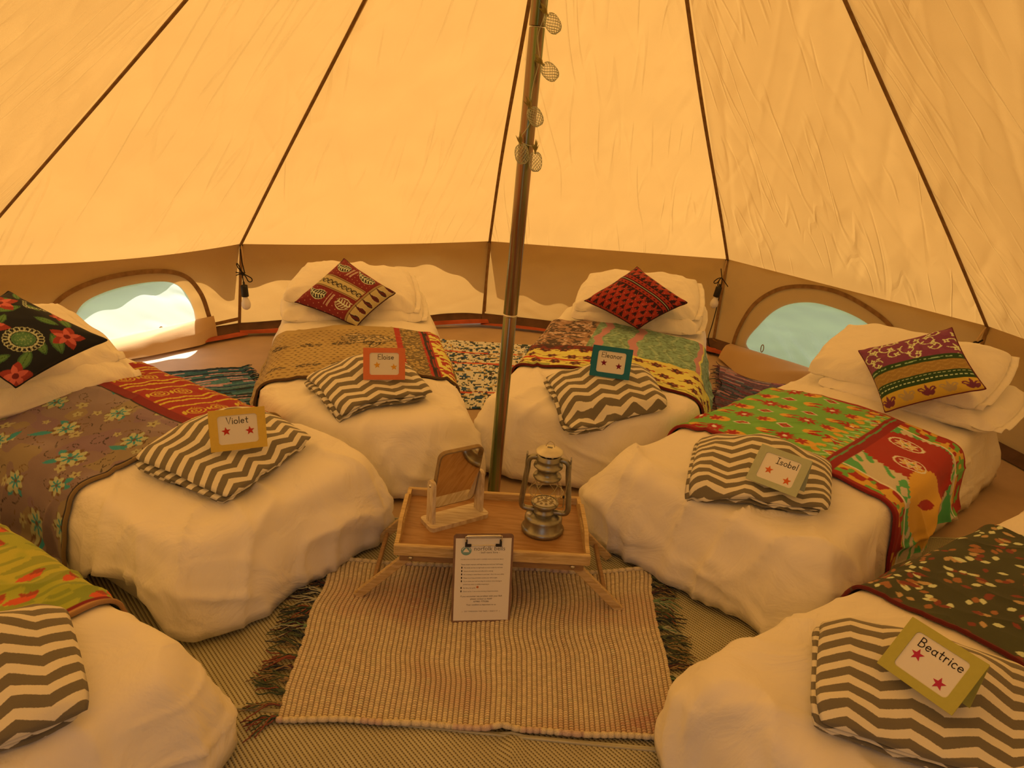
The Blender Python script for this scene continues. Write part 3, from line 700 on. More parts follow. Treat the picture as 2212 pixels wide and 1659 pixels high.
# ------------------------------------------------------------------ printed cloth
class Paint:
    def __init__(s, u, v, base):
        s.u, s.v = u, v; s.c = np.empty(u.shape + (3,)); s.c[:] = base
    def fill(s, mask, col, a=1.0):
        mk_ = np.clip(mask, 0, 1)[..., None] * a if mask.dtype != bool else mask[..., None] * a
        s.c = s.c * (1 - mk_) + np.asarray(col) * mk_
    def loc(s, x, y, r, ang=0.0):
        """motif frame centred x,y: returns slices and rotated coordinates scaled by r"""
        du, dv = s.u - x, s.v - y; c, n = math.cos(ang), math.sin(ang)
        return (du * c + dv * n) / r, (-du * n + dv * c) / r
    def ell(s, x, y, a, b, ang, col, al=1.0):
        X, Y = s.loc(x, y, 1, ang); s.fill((X / a) ** 2 + (Y / b) ** 2 < 1, col, al)
    def ring(s, x, y, a, b, ang, col, w_=.2):
        X, Y = s.loc(x, y, 1, ang); q = np.sqrt((X / a) ** 2 + (Y / b) ** 2); s.fill(np.abs(q - 1) < w_, col)
    def leaf(s, x, y, L, w_, ang, col):
        X, Y = s.loc(x, y, L, ang); s.fill((np.abs(X) < 1) & (np.abs(Y) < w_ / L * (1 - X ** 2)), col)
    def flower(s, x, y, r, n, ang, col, core=None, dip=.45):
        X, Y = s.loc(x, y, r, ang); q = np.hypot(X, Y); a = np.arctan2(Y, X)
        s.fill(q < 1 - dip * (.5 - .5 * np.cos(a * n)), col)
        if core is not None: s.fill(q < .22, core)
    def paisley(s, x, y, r, ang, c1, c2, c3, flip=1):
        X, Y = s.loc(x, y, r, ang); Y = Y * flip
        bend = X - .62 * np.clip(Y + .1, 0, 2) ** 2 * 1.2
        wid = .62 * np.sqrt(np.clip(1 - ((Y + .25) / .75) ** 2, 0, 1)) * (Y < -.25) + .62 * np.clip(1 - (Y + .25) / 1.3, 0, 1) ** .75 * (Y >= -.25) * (Y < 1.05)
        q = np.abs(bend) / np.maximum(wid, 1e-3)
        ok = (Y > -1) & (wid > .02)
        s.fill(ok & (q < 1), c1); s.fill(ok & (q < .84), c2)
        s.fill(ok & (q < .70) & (np.mod(Y * 3.6 + np.abs(bend) * 1.8, 1) < .38), c3); s.fill(ok & (np.abs(bend) < .05) & (Y > -.9), c3)
        dx, dy = bend + .02, Y - 1.0
    def line(s, x0, y0, x1, y1, w_, col):
        d = np.array([x1 - x0, y1 - y0]); L = np.hypot(*d); d = d / L; X = (s.u - x0) * d[0] + (s.v - y0) * d[1]; Y = -(s.u - x0) * d[1] + (s.v - y0) * d[0]
        s.fill((X > 0) & (X < L) & (np.abs(Y) < w_ / 2), col)
    def path(s, pts, w_, col):
        for (a, b), (c, d) in zip(pts[:-1], pts[1:]): s.line(a, b, c, d, w_, col)
    def n(s, f_, seed=0, o=2): return fbm(v3(s.u * f_, s.v * f_, seed), o, seed)
    def speck(s, f_, th, col, al=.8, seed=0, stretch=1.0): s.fill(vnoise(v3(s.u * f_, s.v * f_ * stretch, seed), seed) > th, col, al)
K_ = dict(maroon=alb(108, 28, 16), red=alb(158, 34, 18), dred=alb(118, 22, 16), ochre=alb(168, 108, 46), tan=alb(178, 122, 58), dark=alb(46, 28, 18), cream=alb(214, 170, 100),
          brown=alb(104, 58, 26), gold=alb(192, 128, 30), mauve=alb(122, 76, 50), teal=alb(52, 98, 74), olive=alb(96, 88, 24), green=alb(106, 122, 36), dgreen=alb(48, 52, 18),
          orange=alb(206, 122, 32), pink=alb(176, 92, 66), black=alb(30, 22, 16), sage=alb(122, 116, 66), yellow=alb(206, 150, 52), plum=alb(122, 44, 44))
def rnd(a, b): return a + (b - a) * RNG.rand()

def paint_ochre(p):     # E: u -.6..+.6 across, v 0..1 along the bed
    k = K_; p.fill(sstep(-.3, .3, p.n(6, 1)), alb(150, 94, 40), .5)
    for r in range(0, 22):
        y = .012 + r * .028
        for c in range(34):
            x = -.62 + c * .028 + (r % 2) * .014 + rnd(-.003, .003)
            if x < .18: p.leaf(x, y + rnd(-.002, .002), .009, .004, rnd(-.2, .2), k['brown']); 
            if x < .18 and c % 3 == 0: p.ell(x, y, .0035, .0035, 0, k['dark'])
    for y in (.12, .40):
        for x in (-.50, -.36, -.22, -.08, .06):
            X, Y = p.loc(x, y, 1); p.fill(((X / .052) ** 2 + (Y / .022) ** 2 < 1) & (vnoise(v3(p.u * 160, p.v * 160, 4)) > -.15), k['dark'], .85)
    # open hand shape in fine dark line work
    hx, hy = .075, .47
    def hand(g):
        X, Y = p.loc(hx, hy, 1); q = (X / (.062 + g)) ** 2 + (Y / (.060 + g)) ** 2 < 1
        for (dx, dy, an, L) in ((-.085, .048, 2.95, .055), (-.105, .016, 3.1, .065), (-.100, -.018, 3.25, .060), (-.085, -.050, 3.4, .05), (-.01, -.085, 4.2, .045), (.075, 0, 0, .03)):
            A, B = p.loc(hx + dx, hy + dy, 1, an); q = q | ((A / (L + g)) ** 2 + (B / (.0135 + g)) ** 2 < 1)
        return q
    p.fill(hand(.005), k['dark']); p.fill(hand(0), alb(176, 116, 56)); p.fill(hand(0) & (vnoise(v3(p.u * 130, p.v * 130, 9)) > .05), k['dark'], .8)
    x0 = .165; jag = .012 * np.abs(np.mod(p.v * 22, 1) - .5)
    p.fill(p.u > x0, k['red']); mid = (p.u > x0 + .03 - jag) & (p.u < x0 + .12 + jag)
    p.fill(mid, k['ochre']); p.fill(mid & (vnoise(v3(p.u * 140, p.v * 140, 2)) > -.2), k['dark'], .7)
    for d in (.138, .143, .150): p.fill(np.abs(p.u - x0 - d - .002 * np.sin(p.v * 25)) < .0025, k['dark'])
    p.fill(p.u > x0 + .16, k['yellow']); p.fill((p.u > x0 + .16) & (vnoise(v3(p.u * 42, p.v * 60, 6)) > .05), k['red'])
    p.fill(p.u > x0 + .27, k['red']); p.fill((p.u > x0 + .27) & (vnoise(v3(p.u * 50, p.v * 50, 8)) > .1), k['olive'])
    p.fill(p.v < .012, k['brown'])
def paint_patch(p):     # L: yellow front, green striped back, brown scribble to the left
    k = K_; V1 = p.v.max(); lim = .30 + .03 * np.sin(p.u * 3) + .10 * (p.u > .02) * 0
    p.fill(sstep(-.2, .4, p.n(9, 3)), alb(196, 138, 50), .6)
    for r, y in enumerate((.075, .165, .26)):
        for c in range(14):
            x = -.58 + c * .088 + (r % 2) * .044 + rnd(-.01, .01)
            yj = y + rnd(-.01, .01); p.flower(x, yj, .030, 6, rnd(0, 6), k['maroon'], None, .3); p.ell(x, yj, .017, .013, rnd(0, 3), k['dark']); p.ell(x + .003, yj + .002, .008, .006, 0, alb(150, 70, 30)); p.leaf(x + .036, yj + .012, .012, .005, rnd(-.5, .5), k['red']); p.leaf(x - .034, yj - .010, .012, .004, rnd(-.5, .5), k['brown'])
    p.fill((np.abs(p.v - .125 - .01 * np.sin(p.u * 9)) < .011) & (vnoise(v3(p.u * 5, 0, 2)) > -.35), alb(176, 44, 20))
    p.fill((p.v < .05) & (vnoise(v3(p.u * 30, p.v * 90, 3)) > .1), k['olive'], .7)
    back = p.v > lim
    p.fill(back, k['sage']); wob = p.u + .012 * np.sin(p.v * 16) + .006 * np.sin(p.v * 41)
    p.fill(back & (np.abs(np.mod(wob * 14 + .2 * np.sin(p.v * 30), 1) - .5) < .12), alb(150, 132, 74), .8)
    p.fill(back & (vnoise(v3(p.u * 90, p.v * 110, 3)) > .2), alb(86, 80, 40), .7)
    for x in (.0, .17, .35): 
        if x < .3: p.fill(back & (np.abs(wob - x + .09) < .021), k['pink'])
    p.fill(back & (np.abs(wob - .40) < .02), k['pink']); p.fill(back & (np.abs(wob - .425) < .008), k['yellow'])
    lf = back & (p.u < -.14); p.fill(lf, alb(150, 86, 46)); p.fill(lf & (p.n(38, 5) > .05), k['dark'], .85); p.fill(lf & (p.n(46, 8) > .35), alb(186, 120, 74)); 
    tr = (np.abs(p.v - lim - .015) < .028) & (p.u < .02); p.fill(tr, k['maroon']); p.fill(tr & (p.n(50, 5) > .1), k['dark'], .8)
    p.fill(p.v < .014, k['maroon'])
def paint_mauve(p):     # V
    k = K_; p.fill(sstep(-.3, .5, p.n(5, 2)), alb(138, 90, 62), .8); p.fill(p.n(9, 7) > .35, alb(140, 94, 44), .6); p.fill(p.n(7, 12) > .42, alb(118, 66, 58), .5)
    for i in range(170):
        x, y = rnd(-.62, .04), rnd(0, .8); an = rnd(0, 6); ln = rnd(.02, .06); xs = [(x + ln * t * math.cos(an + 1.5 * t), y + ln * t * math.sin(an + 1.5 * t)) for t in np.linspace(0, 1, 5)]; p.path(xs, .0022, k['dark'] if i % 3 else k['brown'])
    for i in range(40):
        x, y = rnd(-.62, .2), rnd(.0, .8); p.flower(x, y, rnd(.012, .024), 5, rnd(0, 6), alb(160, 116, 60), k['brown'])
    for (x, y) in ((-.40, .10), (-.28, .17), (-.47, .30), (-.12, .10), (-.20, .36), (-.05, .30), (-.36, .48), (-.13, .55), (.06, .20), (-.52, .02), (.09, .46), (-.30, .66), (-.02, .66), (-.56, .18), (-.6, .4)):
        for q in range(2): p.leaf(x + rnd(-.06, .06), y + rnd(-.04, .04), .035, .012, rnd(0, 3), k['teal'])
        p.flower(x, y, .0465, 7, rnd(0, 6), k['brown'], None, .35); p.flower(x, y, .044, 7, rnd(0, 6), alb(162, 124, 66), None, .35); p.flower(x, y, .028, 7, rnd(0, 6), k['teal'], None, .7); p.ell(x, y, .007, .007, 0, k['brown'])
    x0 = .035; p.fill(p.u > x0 - .006, k['dark']); b = p.u > x0; p.fill(b, k['dred']); bb = p.u > x0 + .04
    p.fill(bb, alb(146, 32, 20))
    for y in np.arange(.0, .85, .215):
        for dy in (.0, .055, .085): p.fill(bb & (np.abs(p.v - y - dy - .004 * np.sin(p.u * 70)) < .006), k['gold'])
        for x in (x0 + .10, x0 + .19, x0 + .30, x0 + .41):
            X, Y = p.loc(x, y + .15, 1, .5); q = np.hypot(X, Y) + 1e-6; a = np.arctan2(Y, X)
            p.fill(bb & (q < .036) & (np.abs(np.mod(q / .014 - a / 6.283, 1) - .5) < .2), k['gold']); p.leaf(x - .04, y + .15, .02, .007, 1.2, k['gold'])
    p.fill(p.v < .012, alb(150, 92, 40)); p.fill(np.abs(p.v - .015) < .003, k['dark'])
def paint_garden(p):    # I
    k = K_; x0 = .15; p.fill(sstep(-.2, .5, p.n(9, 2)), alb(126, 138, 44), .5)
    for i in range(9):
        for j in range(7):
            x = -.60 + i * .085 + (j % 2) * .04 + rnd(-.008, .008); y = .05 + j * .105 + rnd(-.008, .008); q = (i + j * 2) % 4
            if q == 0: p.flower(x, y, .040, 10, rnd(0, 6), k['red'], k['cream'], .4)
            elif q == 1: p.ell(x, y, .036, .028, .3, k['orange']); p.flower(x - .016, y, .028, 6, rnd(0, 6), k['red'], None, .5)
            elif q == 2:
                X, Y = p.loc(x, y, 1, .15); dd = np.abs(X) / .034 + np.abs(Y) / .024; p.fill(dd < 1, k['cream']); p.fill(dd < .78, k['red']); p.fill(dd < .2, k['green'])
            else: p.ell(x, y, .024, .02, 0, k['orange']); p.leaf(x + .02, y + .018, .03, .007, .6, k['red']); p.leaf(x + .025, y - .012, .03, .007, .4, k['red'])
    for y in np.arange(.02, .75, .05):
        p.leaf(x0 - .045, y, .03, .007, .5, alb(150, 150, 70)); p.ell(x0 - .075, y + .02, .018, .014, 0, k['orange']); p.ell(x0 - .03, y + .03, .010, .008, 0, k['orange'])
    bnd = (p.u > x0 - .02) & (p.u < x0 + .035); p.fill(bnd, alb(134, 24, 16)); p.fill(np.abs(p.u - x0 - .002 * np.sin(p.v * 40)) < .003, alb(90, 110, 50))
    r = p.u > x0 + .035; p.fill(r, alb(196, 140, 84)); p.fill(r & (vnoise(v3(p.u * 16 - p.v * 16, p.u * 40 + p.v * 34, 2)) > .05), alb(84, 124, 50))
    X, Y = p.loc(.36, .42, 1); a = np.arctan2(Y, X); q = np.hypot(X / 1.25, Y); jag = .012 * np.abs(np.mod(a * 9, 1) - .5) * 2
    p.fill(r & (q < .19 + jag), k['red']); X, Y = p.loc(.50, .28, 1); a = np.arctan2(Y, X); q = np.hypot(X, Y); p.fill(r & (q < .14 + .02 * np.abs(np.mod(a * 6, 1) - .5)), k['orange']); p.leaf(.52, .27, .07, .022, 1.2, k['red'])
    for (x, y) in ((.26, .50), (.33, .34)):
        p.ring(x, y, .058, .046, .2, k['cream'], .07)
        for t in range(8): p.leaf(x + .027 * math.cos(t * .785), y + .022 * math.sin(t * .785), .018, .009, t * .785, k['cream']); p.leaf(x + .027 * math.cos(t * .785), y + .022 * math.sin(t * .785), .012, .005, t * .785, k['orange'])
        p.ell(x, y, .008, .006, 0, k['green'])
    for vv in (p.v, p.v.max() - p.v):
        e = r & (vv < .10); p.fill(e, k['red']); p.fill(e & (vnoise(v3(p.u * 34, p.v * 34, 5)) > .12), k['orange']); p.fill(e & (vnoise(v3(p.u * 40, p.v * 40, 9)) > .35), k['green']); p.fill(r & (np.abs(vv - .105) < .005), k['cream'])
        p.fill((vv < .022), alb(150, 34, 20))
def paint_leaf(p):      # B
    k = K_; p.fill(sstep(-.4, .4, p.n(6, 2)), alb(74, 56, 22), .6)
    for i in range(760):
        x, y = rnd(-.62, .62), rnd(0, .8); c = (alb(196, 152, 84), alb(124, 44, 22), alb(150, 74, 30), alb(176, 110, 52))[i % 4]
        an = rnd(0, 6); p.leaf(x, y, rnd(.011, .017), rnd(.007, .010), an, c)
    p.fill(p.v < .012, k['maroon']); p.fill(p.u < -.42, alb(120, 34, 20)); p.fill((p.u < -.42) & (p.n(50, 3) > .1), k['brown'])
def paint_mustard(p):   # F
    k = K_; p.fill(sstep(-.2, .3, p.n(12, 2)), alb(150, 118, 26), .8); p.fill(vnoise(v3(p.u * 16, p.v * 70, 5)) > .2, k['olive'], .5)
    for i in range(30): x, y = rnd(.0, .62), rnd(.03, .6); p.leaf(x, y, .030, .013, rnd(-.5, .5), alb(196, 62, 24)); p.leaf(x + .02, y + .01, .02, .008, rnd(0, 3), alb(150, 50, 20))
    p.fill((np.abs(p.v - .02) < .006), k['dred']); p.fill(p.v < .013, alb(176, 100, 44))
def throw(k, y0, y1, q0, q1, fn, base, label, slant=0.0, nu=320, nv=200, off=.010):
    if k == 'B': nu, nv = 420, 260
    if k == 'F': nu, nv = 240, 140
    b = BED[k]; q = np.linspace(q0, q1, nu)[:, None] + np.zeros((1, nv)); t = np.linspace(0, 1, nv)[None, :]
    tot = b.h * .92 + b.w / 2 - b.rr + .06; U = q * tot
    ya = y0 + slant * U + .010 * vnoise(v3(U * 4, 0, b.seed)); yb = y1 + slant * U + .010 * vnoise(v3(U * 4, 3, b.seed)); y = ya + (yb - ya) * t
    hang = sstep(.8, 1.0, np.abs(q))
    P = b.cross(q, y, off=off + .002 * ridge(v3(U * 9, y * 6, b.seed), 5) + .010 * hang * vnoise(v3(y * 9, U, 2)))
    Vv = (y - ya); p = Paint(U, Vv, base); fn(p)
    W_ = b.world(P); N = normals_of(W_); N = N if N[nu // 2, nv // 2, 2] > 0 else -N
    lo = W_ - N * .005
    # closed edge: underside strip folded in a little all round
    n = nu * nv; F1 = grid_faces(nu, nv); idx = np.arange(n).reshape(nu, nv)
    loop = np.concatenate([idx[:, 0], idx[-1, 1:], idx[::-1, -1][1:], idx[0, ::-1][1:-1]]); m_ = len(loop)
    Lw = lo.reshape(-1, 3)[loop]; V = np.concatenate([W_.reshape(-1, 3), Lw]); k2 = np.arange(m_)
    F2 = np.stack([loop, loop[(k2 + 1) % m_], n + (k2 + 1) % m_, n + k2], 1)
    col = np.concatenate([p.c.reshape(-1, 3), p.c.reshape(-1, 3)[loop]])
    c_ = b.world(np.array([0, (y0 + y1) / 2, b.h]))
    o = mk('patterned_throw', V, np.concatenate([F1, F2]), M['print'], col=col, loc=c_); tag(o, label, 'throw', 'kantha throws across the beds')
    # piped hem along the foot side
    e = W_[:, 0]; c0 = np.repeat(p.c[:, 0], 6, 0) * .7; Vt, Ft = tube(e, .006, 6, caps=False); mk('hem', Vt, np.array(Ft), M['print'], o, col=c0)
    return o
throw('E', .56, 1.235, -.93, .80, paint_ochre, K_['ochre'], 'ochre cotton throw with a dark hand print and a red and yellow end band')
throw('L', .62, 1.42, -.86, .97, paint_patch, K_['yellow'], 'patchwork throw, yellow with maroon flowers in front and green with pink stripes behind', slant=-.10)
throw('V', .80, 1.60, -.99, .85, paint_mauve, K_['mauve'], 'mauve throw with teal flowers and a red and gold end panel', slant=.0)
throw('I', .50, 1.22, -.92, .985, paint_garden, K_['green'], 'bright green, red and orange throw with cream daisies', slant=.03)
throw('B', .30, .98, -.92, .75, paint_leaf, alb(66, 48, 20), 'dark olive throw printed with small cream and russet leaves', slant=.0)
throw('F', .26, .85, -.7, .85, paint_mustard, alb(172, 126, 30), 'mustard yellow throw with red flecks on the bed cut off by the frame', slant=.0)

# ------------------------------------------------------------------ pillows and cushions
def puff(corners, th, n=70, pinch=.05, seed=0, wr=.006, flat_bottom=.6, sq=0.0):
    """stuffed cloth between four corners (front-left, front-right, back-right, back-left); returns both faces as grids"""
    A, B, Cc, D = [np.array(q, float) for q in corners]
    a = np.sin(np.linspace(-math.pi / 2, math.pi / 2, n)); a = .6 * a + .4 * np.linspace(-1, 1, n)
    U, V = np.meshgrid(a, a, indexing='ij')
    u = U * (1 - pinch * (1 - V ** 2) * .9 * np.abs(U)); v = V * (1 - pinch * (1 - U ** 2) * .9 * np.abs(V))
    u, v = u * np.sqrt(1 - sq * v ** 2), v * np.sqrt(1 - sq * u ** 2)
    P = (A[None, None] * ((1 - u) * (1 - v))[..., None] + B * ((1 + u) * (1 - v))[..., None] + Cc * ((1 + u) * (1 + v))[..., None] + D * ((1 - u) * (1 + v))[..., None]) / 4
    nrm_ = nrm(np.cross(B - A, D - A)); T = ((1 - U ** 4) * (1 - V ** 4)) ** .5 * (.72 + .28 * (1 - U ** 2) * (1 - V ** 2))
    su, sv = U * np.linalg.norm(B - A) / 2, V * np.linalg.norm(D - A) / 2
    w_ = wr * (fbm(v3(su * 6, sv * 6, seed), 2, seed) + .7 * ridge(v3(su * 8 + sv * 4, sv * 5 - su * 3, seed), seed + 3)) * sstep(0, .2, T)
    cr = sstep(.5, 1, np.abs(U)) * sstep(.5, 1, np.abs(V))
    w_ = w_ + wr * .9 * cr * np.sin((np.abs(U) - np.abs(V)) * 14)
    top_ = P + nrm_ * (th / 2 * T + w_)[..., None]; bot = P - nrm_ * (th / 2 * T * flat_bottom - w_ * .5)[..., None]
    return top_, bot, U, V
def closed_pair(T, B):
    n = T.shape[0]; N = n * n
    V = np.concatenate([T.reshape(-1, 3), B.reshape(-1, 3)]); F1 = grid_faces(n, n); F2 = grid_faces(n, n, flip=True) + N
    idx = np.arange(N).reshape(n, n); loop = np.concatenate([idx[:, 0], idx[-1, 1:], idx[::-1, -1][1:], idx[0, ::-1][1:-1]]); k = np.arange(len(loop)); k1 = (k + 1) % len(loop)
    return V, np.concatenate([F1, F2, np.stack([loop[k1], loop[k], loop[k] + N, loop[k1] + N], 1)])
def pillow(k, x, y, z, w_, d_, th, tilt, yawd, label, seed, twist=0.0, tp=(0, 0)):
    b = BED[k]; ca, sa = math.cos(math.radians(yawd)), math.sin(math.radians(yawd)); ct, st = math.cos(math.radians(tilt)), math.sin(math.radians(tilt))
    C0 = np.array([x, y, z]); ex = np.array([ca, sa, math.sin(math.radians(twist))]); ey = np.array([-sa * ct, ca * ct, st])
    cs = [C0 - ex * w_ / 2 - ey * d_ / 2, C0 + ex * w_ / 2 - ey * d_ / 2, C0 + ex * w_ * (.5 - tp[1]) + ey * d_ / 2, C0 - ex * w_ * (.5 - tp[0]) + ey * d_ / 2]
    cs = [b.world(q) for q in cs]
    T, B, _, _ = puff(cs, th * 1.12, 66, .02, seed, .012, .9, .16)
    V, Fq = closed_pair(T, B); V[:, 2] = np.maximum(V[:, 2], .02)
    o = mk('pillow', V, Fq, M['linen'], loc=b.world(C0)); tag(o, label, 'pillow', 'white pillows at the bed heads')
    # open flange end of the pillowcase
    n = T.shape[0]; e = (T[-1] + B[-1]) / 2; out_ = b.vec(*ex) * .03; q = np.linspace(0, 1, 4)[None, :, None]
    Fl = e[:, None] + q * out_ + np.array([0, 0, 1.]) * (.006 * np.sin(np.linspace(0, 19, n)))[:, None, None] * q
    V2, F2 = closed_strip(Fl, .003); mk('flange', V2, F2, M['linen'], o)
    return o
def closed_strip(G, th):
    N = normals_of(G); a, b_ = G.shape[:2]; V = np.concatenate([(G + N * th / 2).reshape(-1, 3), (G - N * th / 2).reshape(-1, 3)]); n = a * b_
    idx = np.arange(n).reshape(a, b_); loop = np.concatenate([idx[:, 0], idx[-1, 1:], idx[::-1, -1][1:], idx[0, ::-1][1:-1]]); k = np.arange(len(loop)); k1 = (k + 1) % len(loop)
    return V, np.concatenate([grid_faces(a, b_), grid_faces(a, b_, flip=True) + n, np.stack([loop[k1], loop[k], loop[k] + n, loop[k1] + n], 1)])
pillow('E', -.03, 1.62, .335, .76, .50, .13, 6, 0, 'lower pillow under the paisley cushion, bed with the ochre throw', 1)
pillow('E', -.035, 1.645, .422, .72, .46, .15, 14, -4, 'upper pillow behind the paisley cushion', 2, -4, (.13, .04))
pillow('L', .025, 1.66, .375, .72, .48, .14, 6, 0, 'lower pillow under the red cushion, bed with the patchwork throw', 3)
pillow('L', .01, 1.68, .455, .69, .47, .16, 14, 3, 'upper pillow behind the red cushion with triangle borders', 4, 2, (.05, .0))
pillow('V', -.15, 1.62, .365, .72, .50, .13, 8, 0, 'lower pillow under the black floral cushion', 5)
pillow('V', -.16, 1.66, .465, .70, .47, .14, 19, 4, 'upper pillow behind the black floral cushion', 6, -2)
pillow('I', .10, 1.62, .365, .76, .50, .13, 6, 0, 'lower pillow under the purple and gold cushion', 7, 2)
pillow('I', .02, 1.63, .455, .74, .46, .15, 20, 0, 'upper pillow behind the purple and gold cushion', 8, 4)

CRN = alb(188, 146, 86)
def cush_paisley(p):
    k = K_; p.c[:] = alb(118, 30, 20)
    for i in range(16):
        for j in range(16): p.ell(-.18 + i * .024 + (j % 2) * .012, -.18 + j * .024, .0022, .0022, 0, alb(190, 110, 60))
    b = np.abs(p.u + .01) < .048; p.fill(b, k['tan']); p.fill(np.abs(np.abs(p.u + .01) - .048) < .004, k['maroon'])
    for q in (.036, .040): p.fill(np.abs(np.abs(p.u + .01) - q) < .0015, k['brown'])
    for j in range(12):
        y = -.18 + j * .031; p.ring(-.012, y, .013, .011, 0, k['dark'], .18); p.ring(-.006, y + .006, .006, .006, 0, k['dark'], .3); p.line(-.022, y + .012, -.002, y + .02, .003, k['dark'])
    for (x, y, r, fl) in ((-.115, .105, .052, 1), (-.115, -.075, .060, -1), (.105, .120, .052, 1), (.115, -.03, .055, 1)):
        p.paisley(x, y, r * 1.05, .2 * fl, CRN, k['dark'] if (x + y) > -.1 and fl == 1 else alb(110, 40, 24), alb(196, 150, 88), fl)
    for (x, y) in ((-.115, .02), (.105, .045)):
        for q in range(5): p.line(x - .04, y + q * .007 - .014, x + .035, y + q * .007 - .014, .0024, alb(200, 140, 86))
    e = p.v < -.105; p.fill(e, k['tan']); p.fill(np.abs(p.v + .105) < .004, k['maroon'])
    for y in (-.112, -.118): p.fill(np.abs(p.v - y) < .0015, k['brown'])
    for i in range(6):
        x = -.15 + i * .062; p.paisley(x, -.15, .030, .5, CRN, k['maroon'] if i % 2 else k['dark'], k['dark'] if i % 2 else k['maroon'])
def cush_red(p):
    p.u, p.v = p.v, p.u
    k = K_; p.c[:] = alb(146, 34, 16); p.fill(p.n(20, 3) > .4, alb(160, 44, 22), .6); D = alb(48, 16, 12)
    for i in range(9):
        for j in range(9):
            x, y = -.175 + i * .042 + (j % 2) * .021, -.17 + j * .04
            for t in range(3):
                w_ = .011 - t * .003; yy = y + t * .008
                p.leaf(x - w_ * .6, yy, w_ * .75, .0045, .6, D); p.leaf(x + w_ * .6, yy, w_ * .75, .0045, -.6 + 3.14, D)
            p.line(x, y - .011, x, y + .024, .003, D); p.ell(x, y + .026, .003, .004, 0, D)
    for j in range(14):
        for i in range(14): p.ell(-.17 + i * .026, -.17 + j * .026, .0011, .0011, 0, alb(190, 130, 70))
    c = p.v - .055; b = np.abs(c) < .043; p.fill(b, alb(146, 34, 16))
    p.fill(np.abs(c) < .009, D); p.fill(np.abs(c) < .0025, CRN)
    for s_ in (-1, 1):
        p.fill(np.abs(c - s_ * .037) < .003, D)
        for i in range(15):
            x = -.18 + i * .026; p.ell(x, .055 + s_ * .023, .0055, .0055, 0, D)
            X = p.u - x; Y = (c - s_ * .040) * s_; p.fill((Y > 0) & (Y < .022) & (np.abs(X) < .012 * (1 - Y / .022)), D)
def cush_vine(p):
    k = K_; p.c[:] = alb(122, 44, 46); L = alb(204, 160, 84)
    p.fill(p.n(30, 2) > .3, alb(134, 54, 52), .5)
    for i in range(5):
        x = -.15 + i * .078; y = .10 + (.022 if i % 2 else -.012)
        for (a, b, r) in ((x, y, .034), (x + .03, y + .042, .026), (x + .02, y - .045, .026)):
            t = np.linspace(0, 4.9, 16); pts = [(a + r * math.cos(q + i) * (1 - q * .1), b + r * math.sin(q + i) * (1 - q * .1)) for q in t]; p.path(pts, .0042, L)
            ex, ey = pts[-1]; p.flower(ex, ey, .014, 4, i, L, k['plum'], .5); p.leaf(pts[3][0], pts[3][1] + .01, .012, .004, i * 1.3, L); p.leaf(pts[8][0], pts[8][1], .012, .004, i * 2.3, L)
    p.fill(p.v < .022, k['dgreen']); p.fill((np.abs(p.v - .006) < .004) & (vnoise(v3(p.u * 130, p.v * 90, 2)) > -.1), alb(150, 140, 76))
    t = p.v < -.008; p.fill(t, alb(160, 98, 34)); p.fill(t & (np.mod(p.v * 190 + .15 * np.sin(p.u * 130), 1) < .35), alb(128, 72, 26), .8)
    p.fill(p.v < -.068, k['dgreen']); 
    for y in (-.078, -.098): p.fill((np.abs(p.v - y) < .0016) & (np.mod(p.u * 60, 1) < .6), alb(190, 160, 90))
    p.fill(p.v < -.118, alb(196, 124, 32))
    for i in range(5):
        x = -.15 + i * .076; c = alb(112, 40, 38) if i % 2 == 0 else alb(170, 112, 52); y = -.15
        for s_ in (-1, 1):
            pts = [(x + s_ * .004, y - .02), (x + s_ * .008, y), (x + s_ * .018, y + .012), (x + s_ * .028, y + .012), (x + s_ * .030, y + .003), (x + s_ * .024, y + .001)]; p.path(pts, .006, c)
            p.leaf(x + s_ * .014, y - .010, .016, .007, s_ * .9 + (0 if s_ > 0 else 3.14), c)
        p.leaf(x, y + .004, .024, .006, 1.57, c)
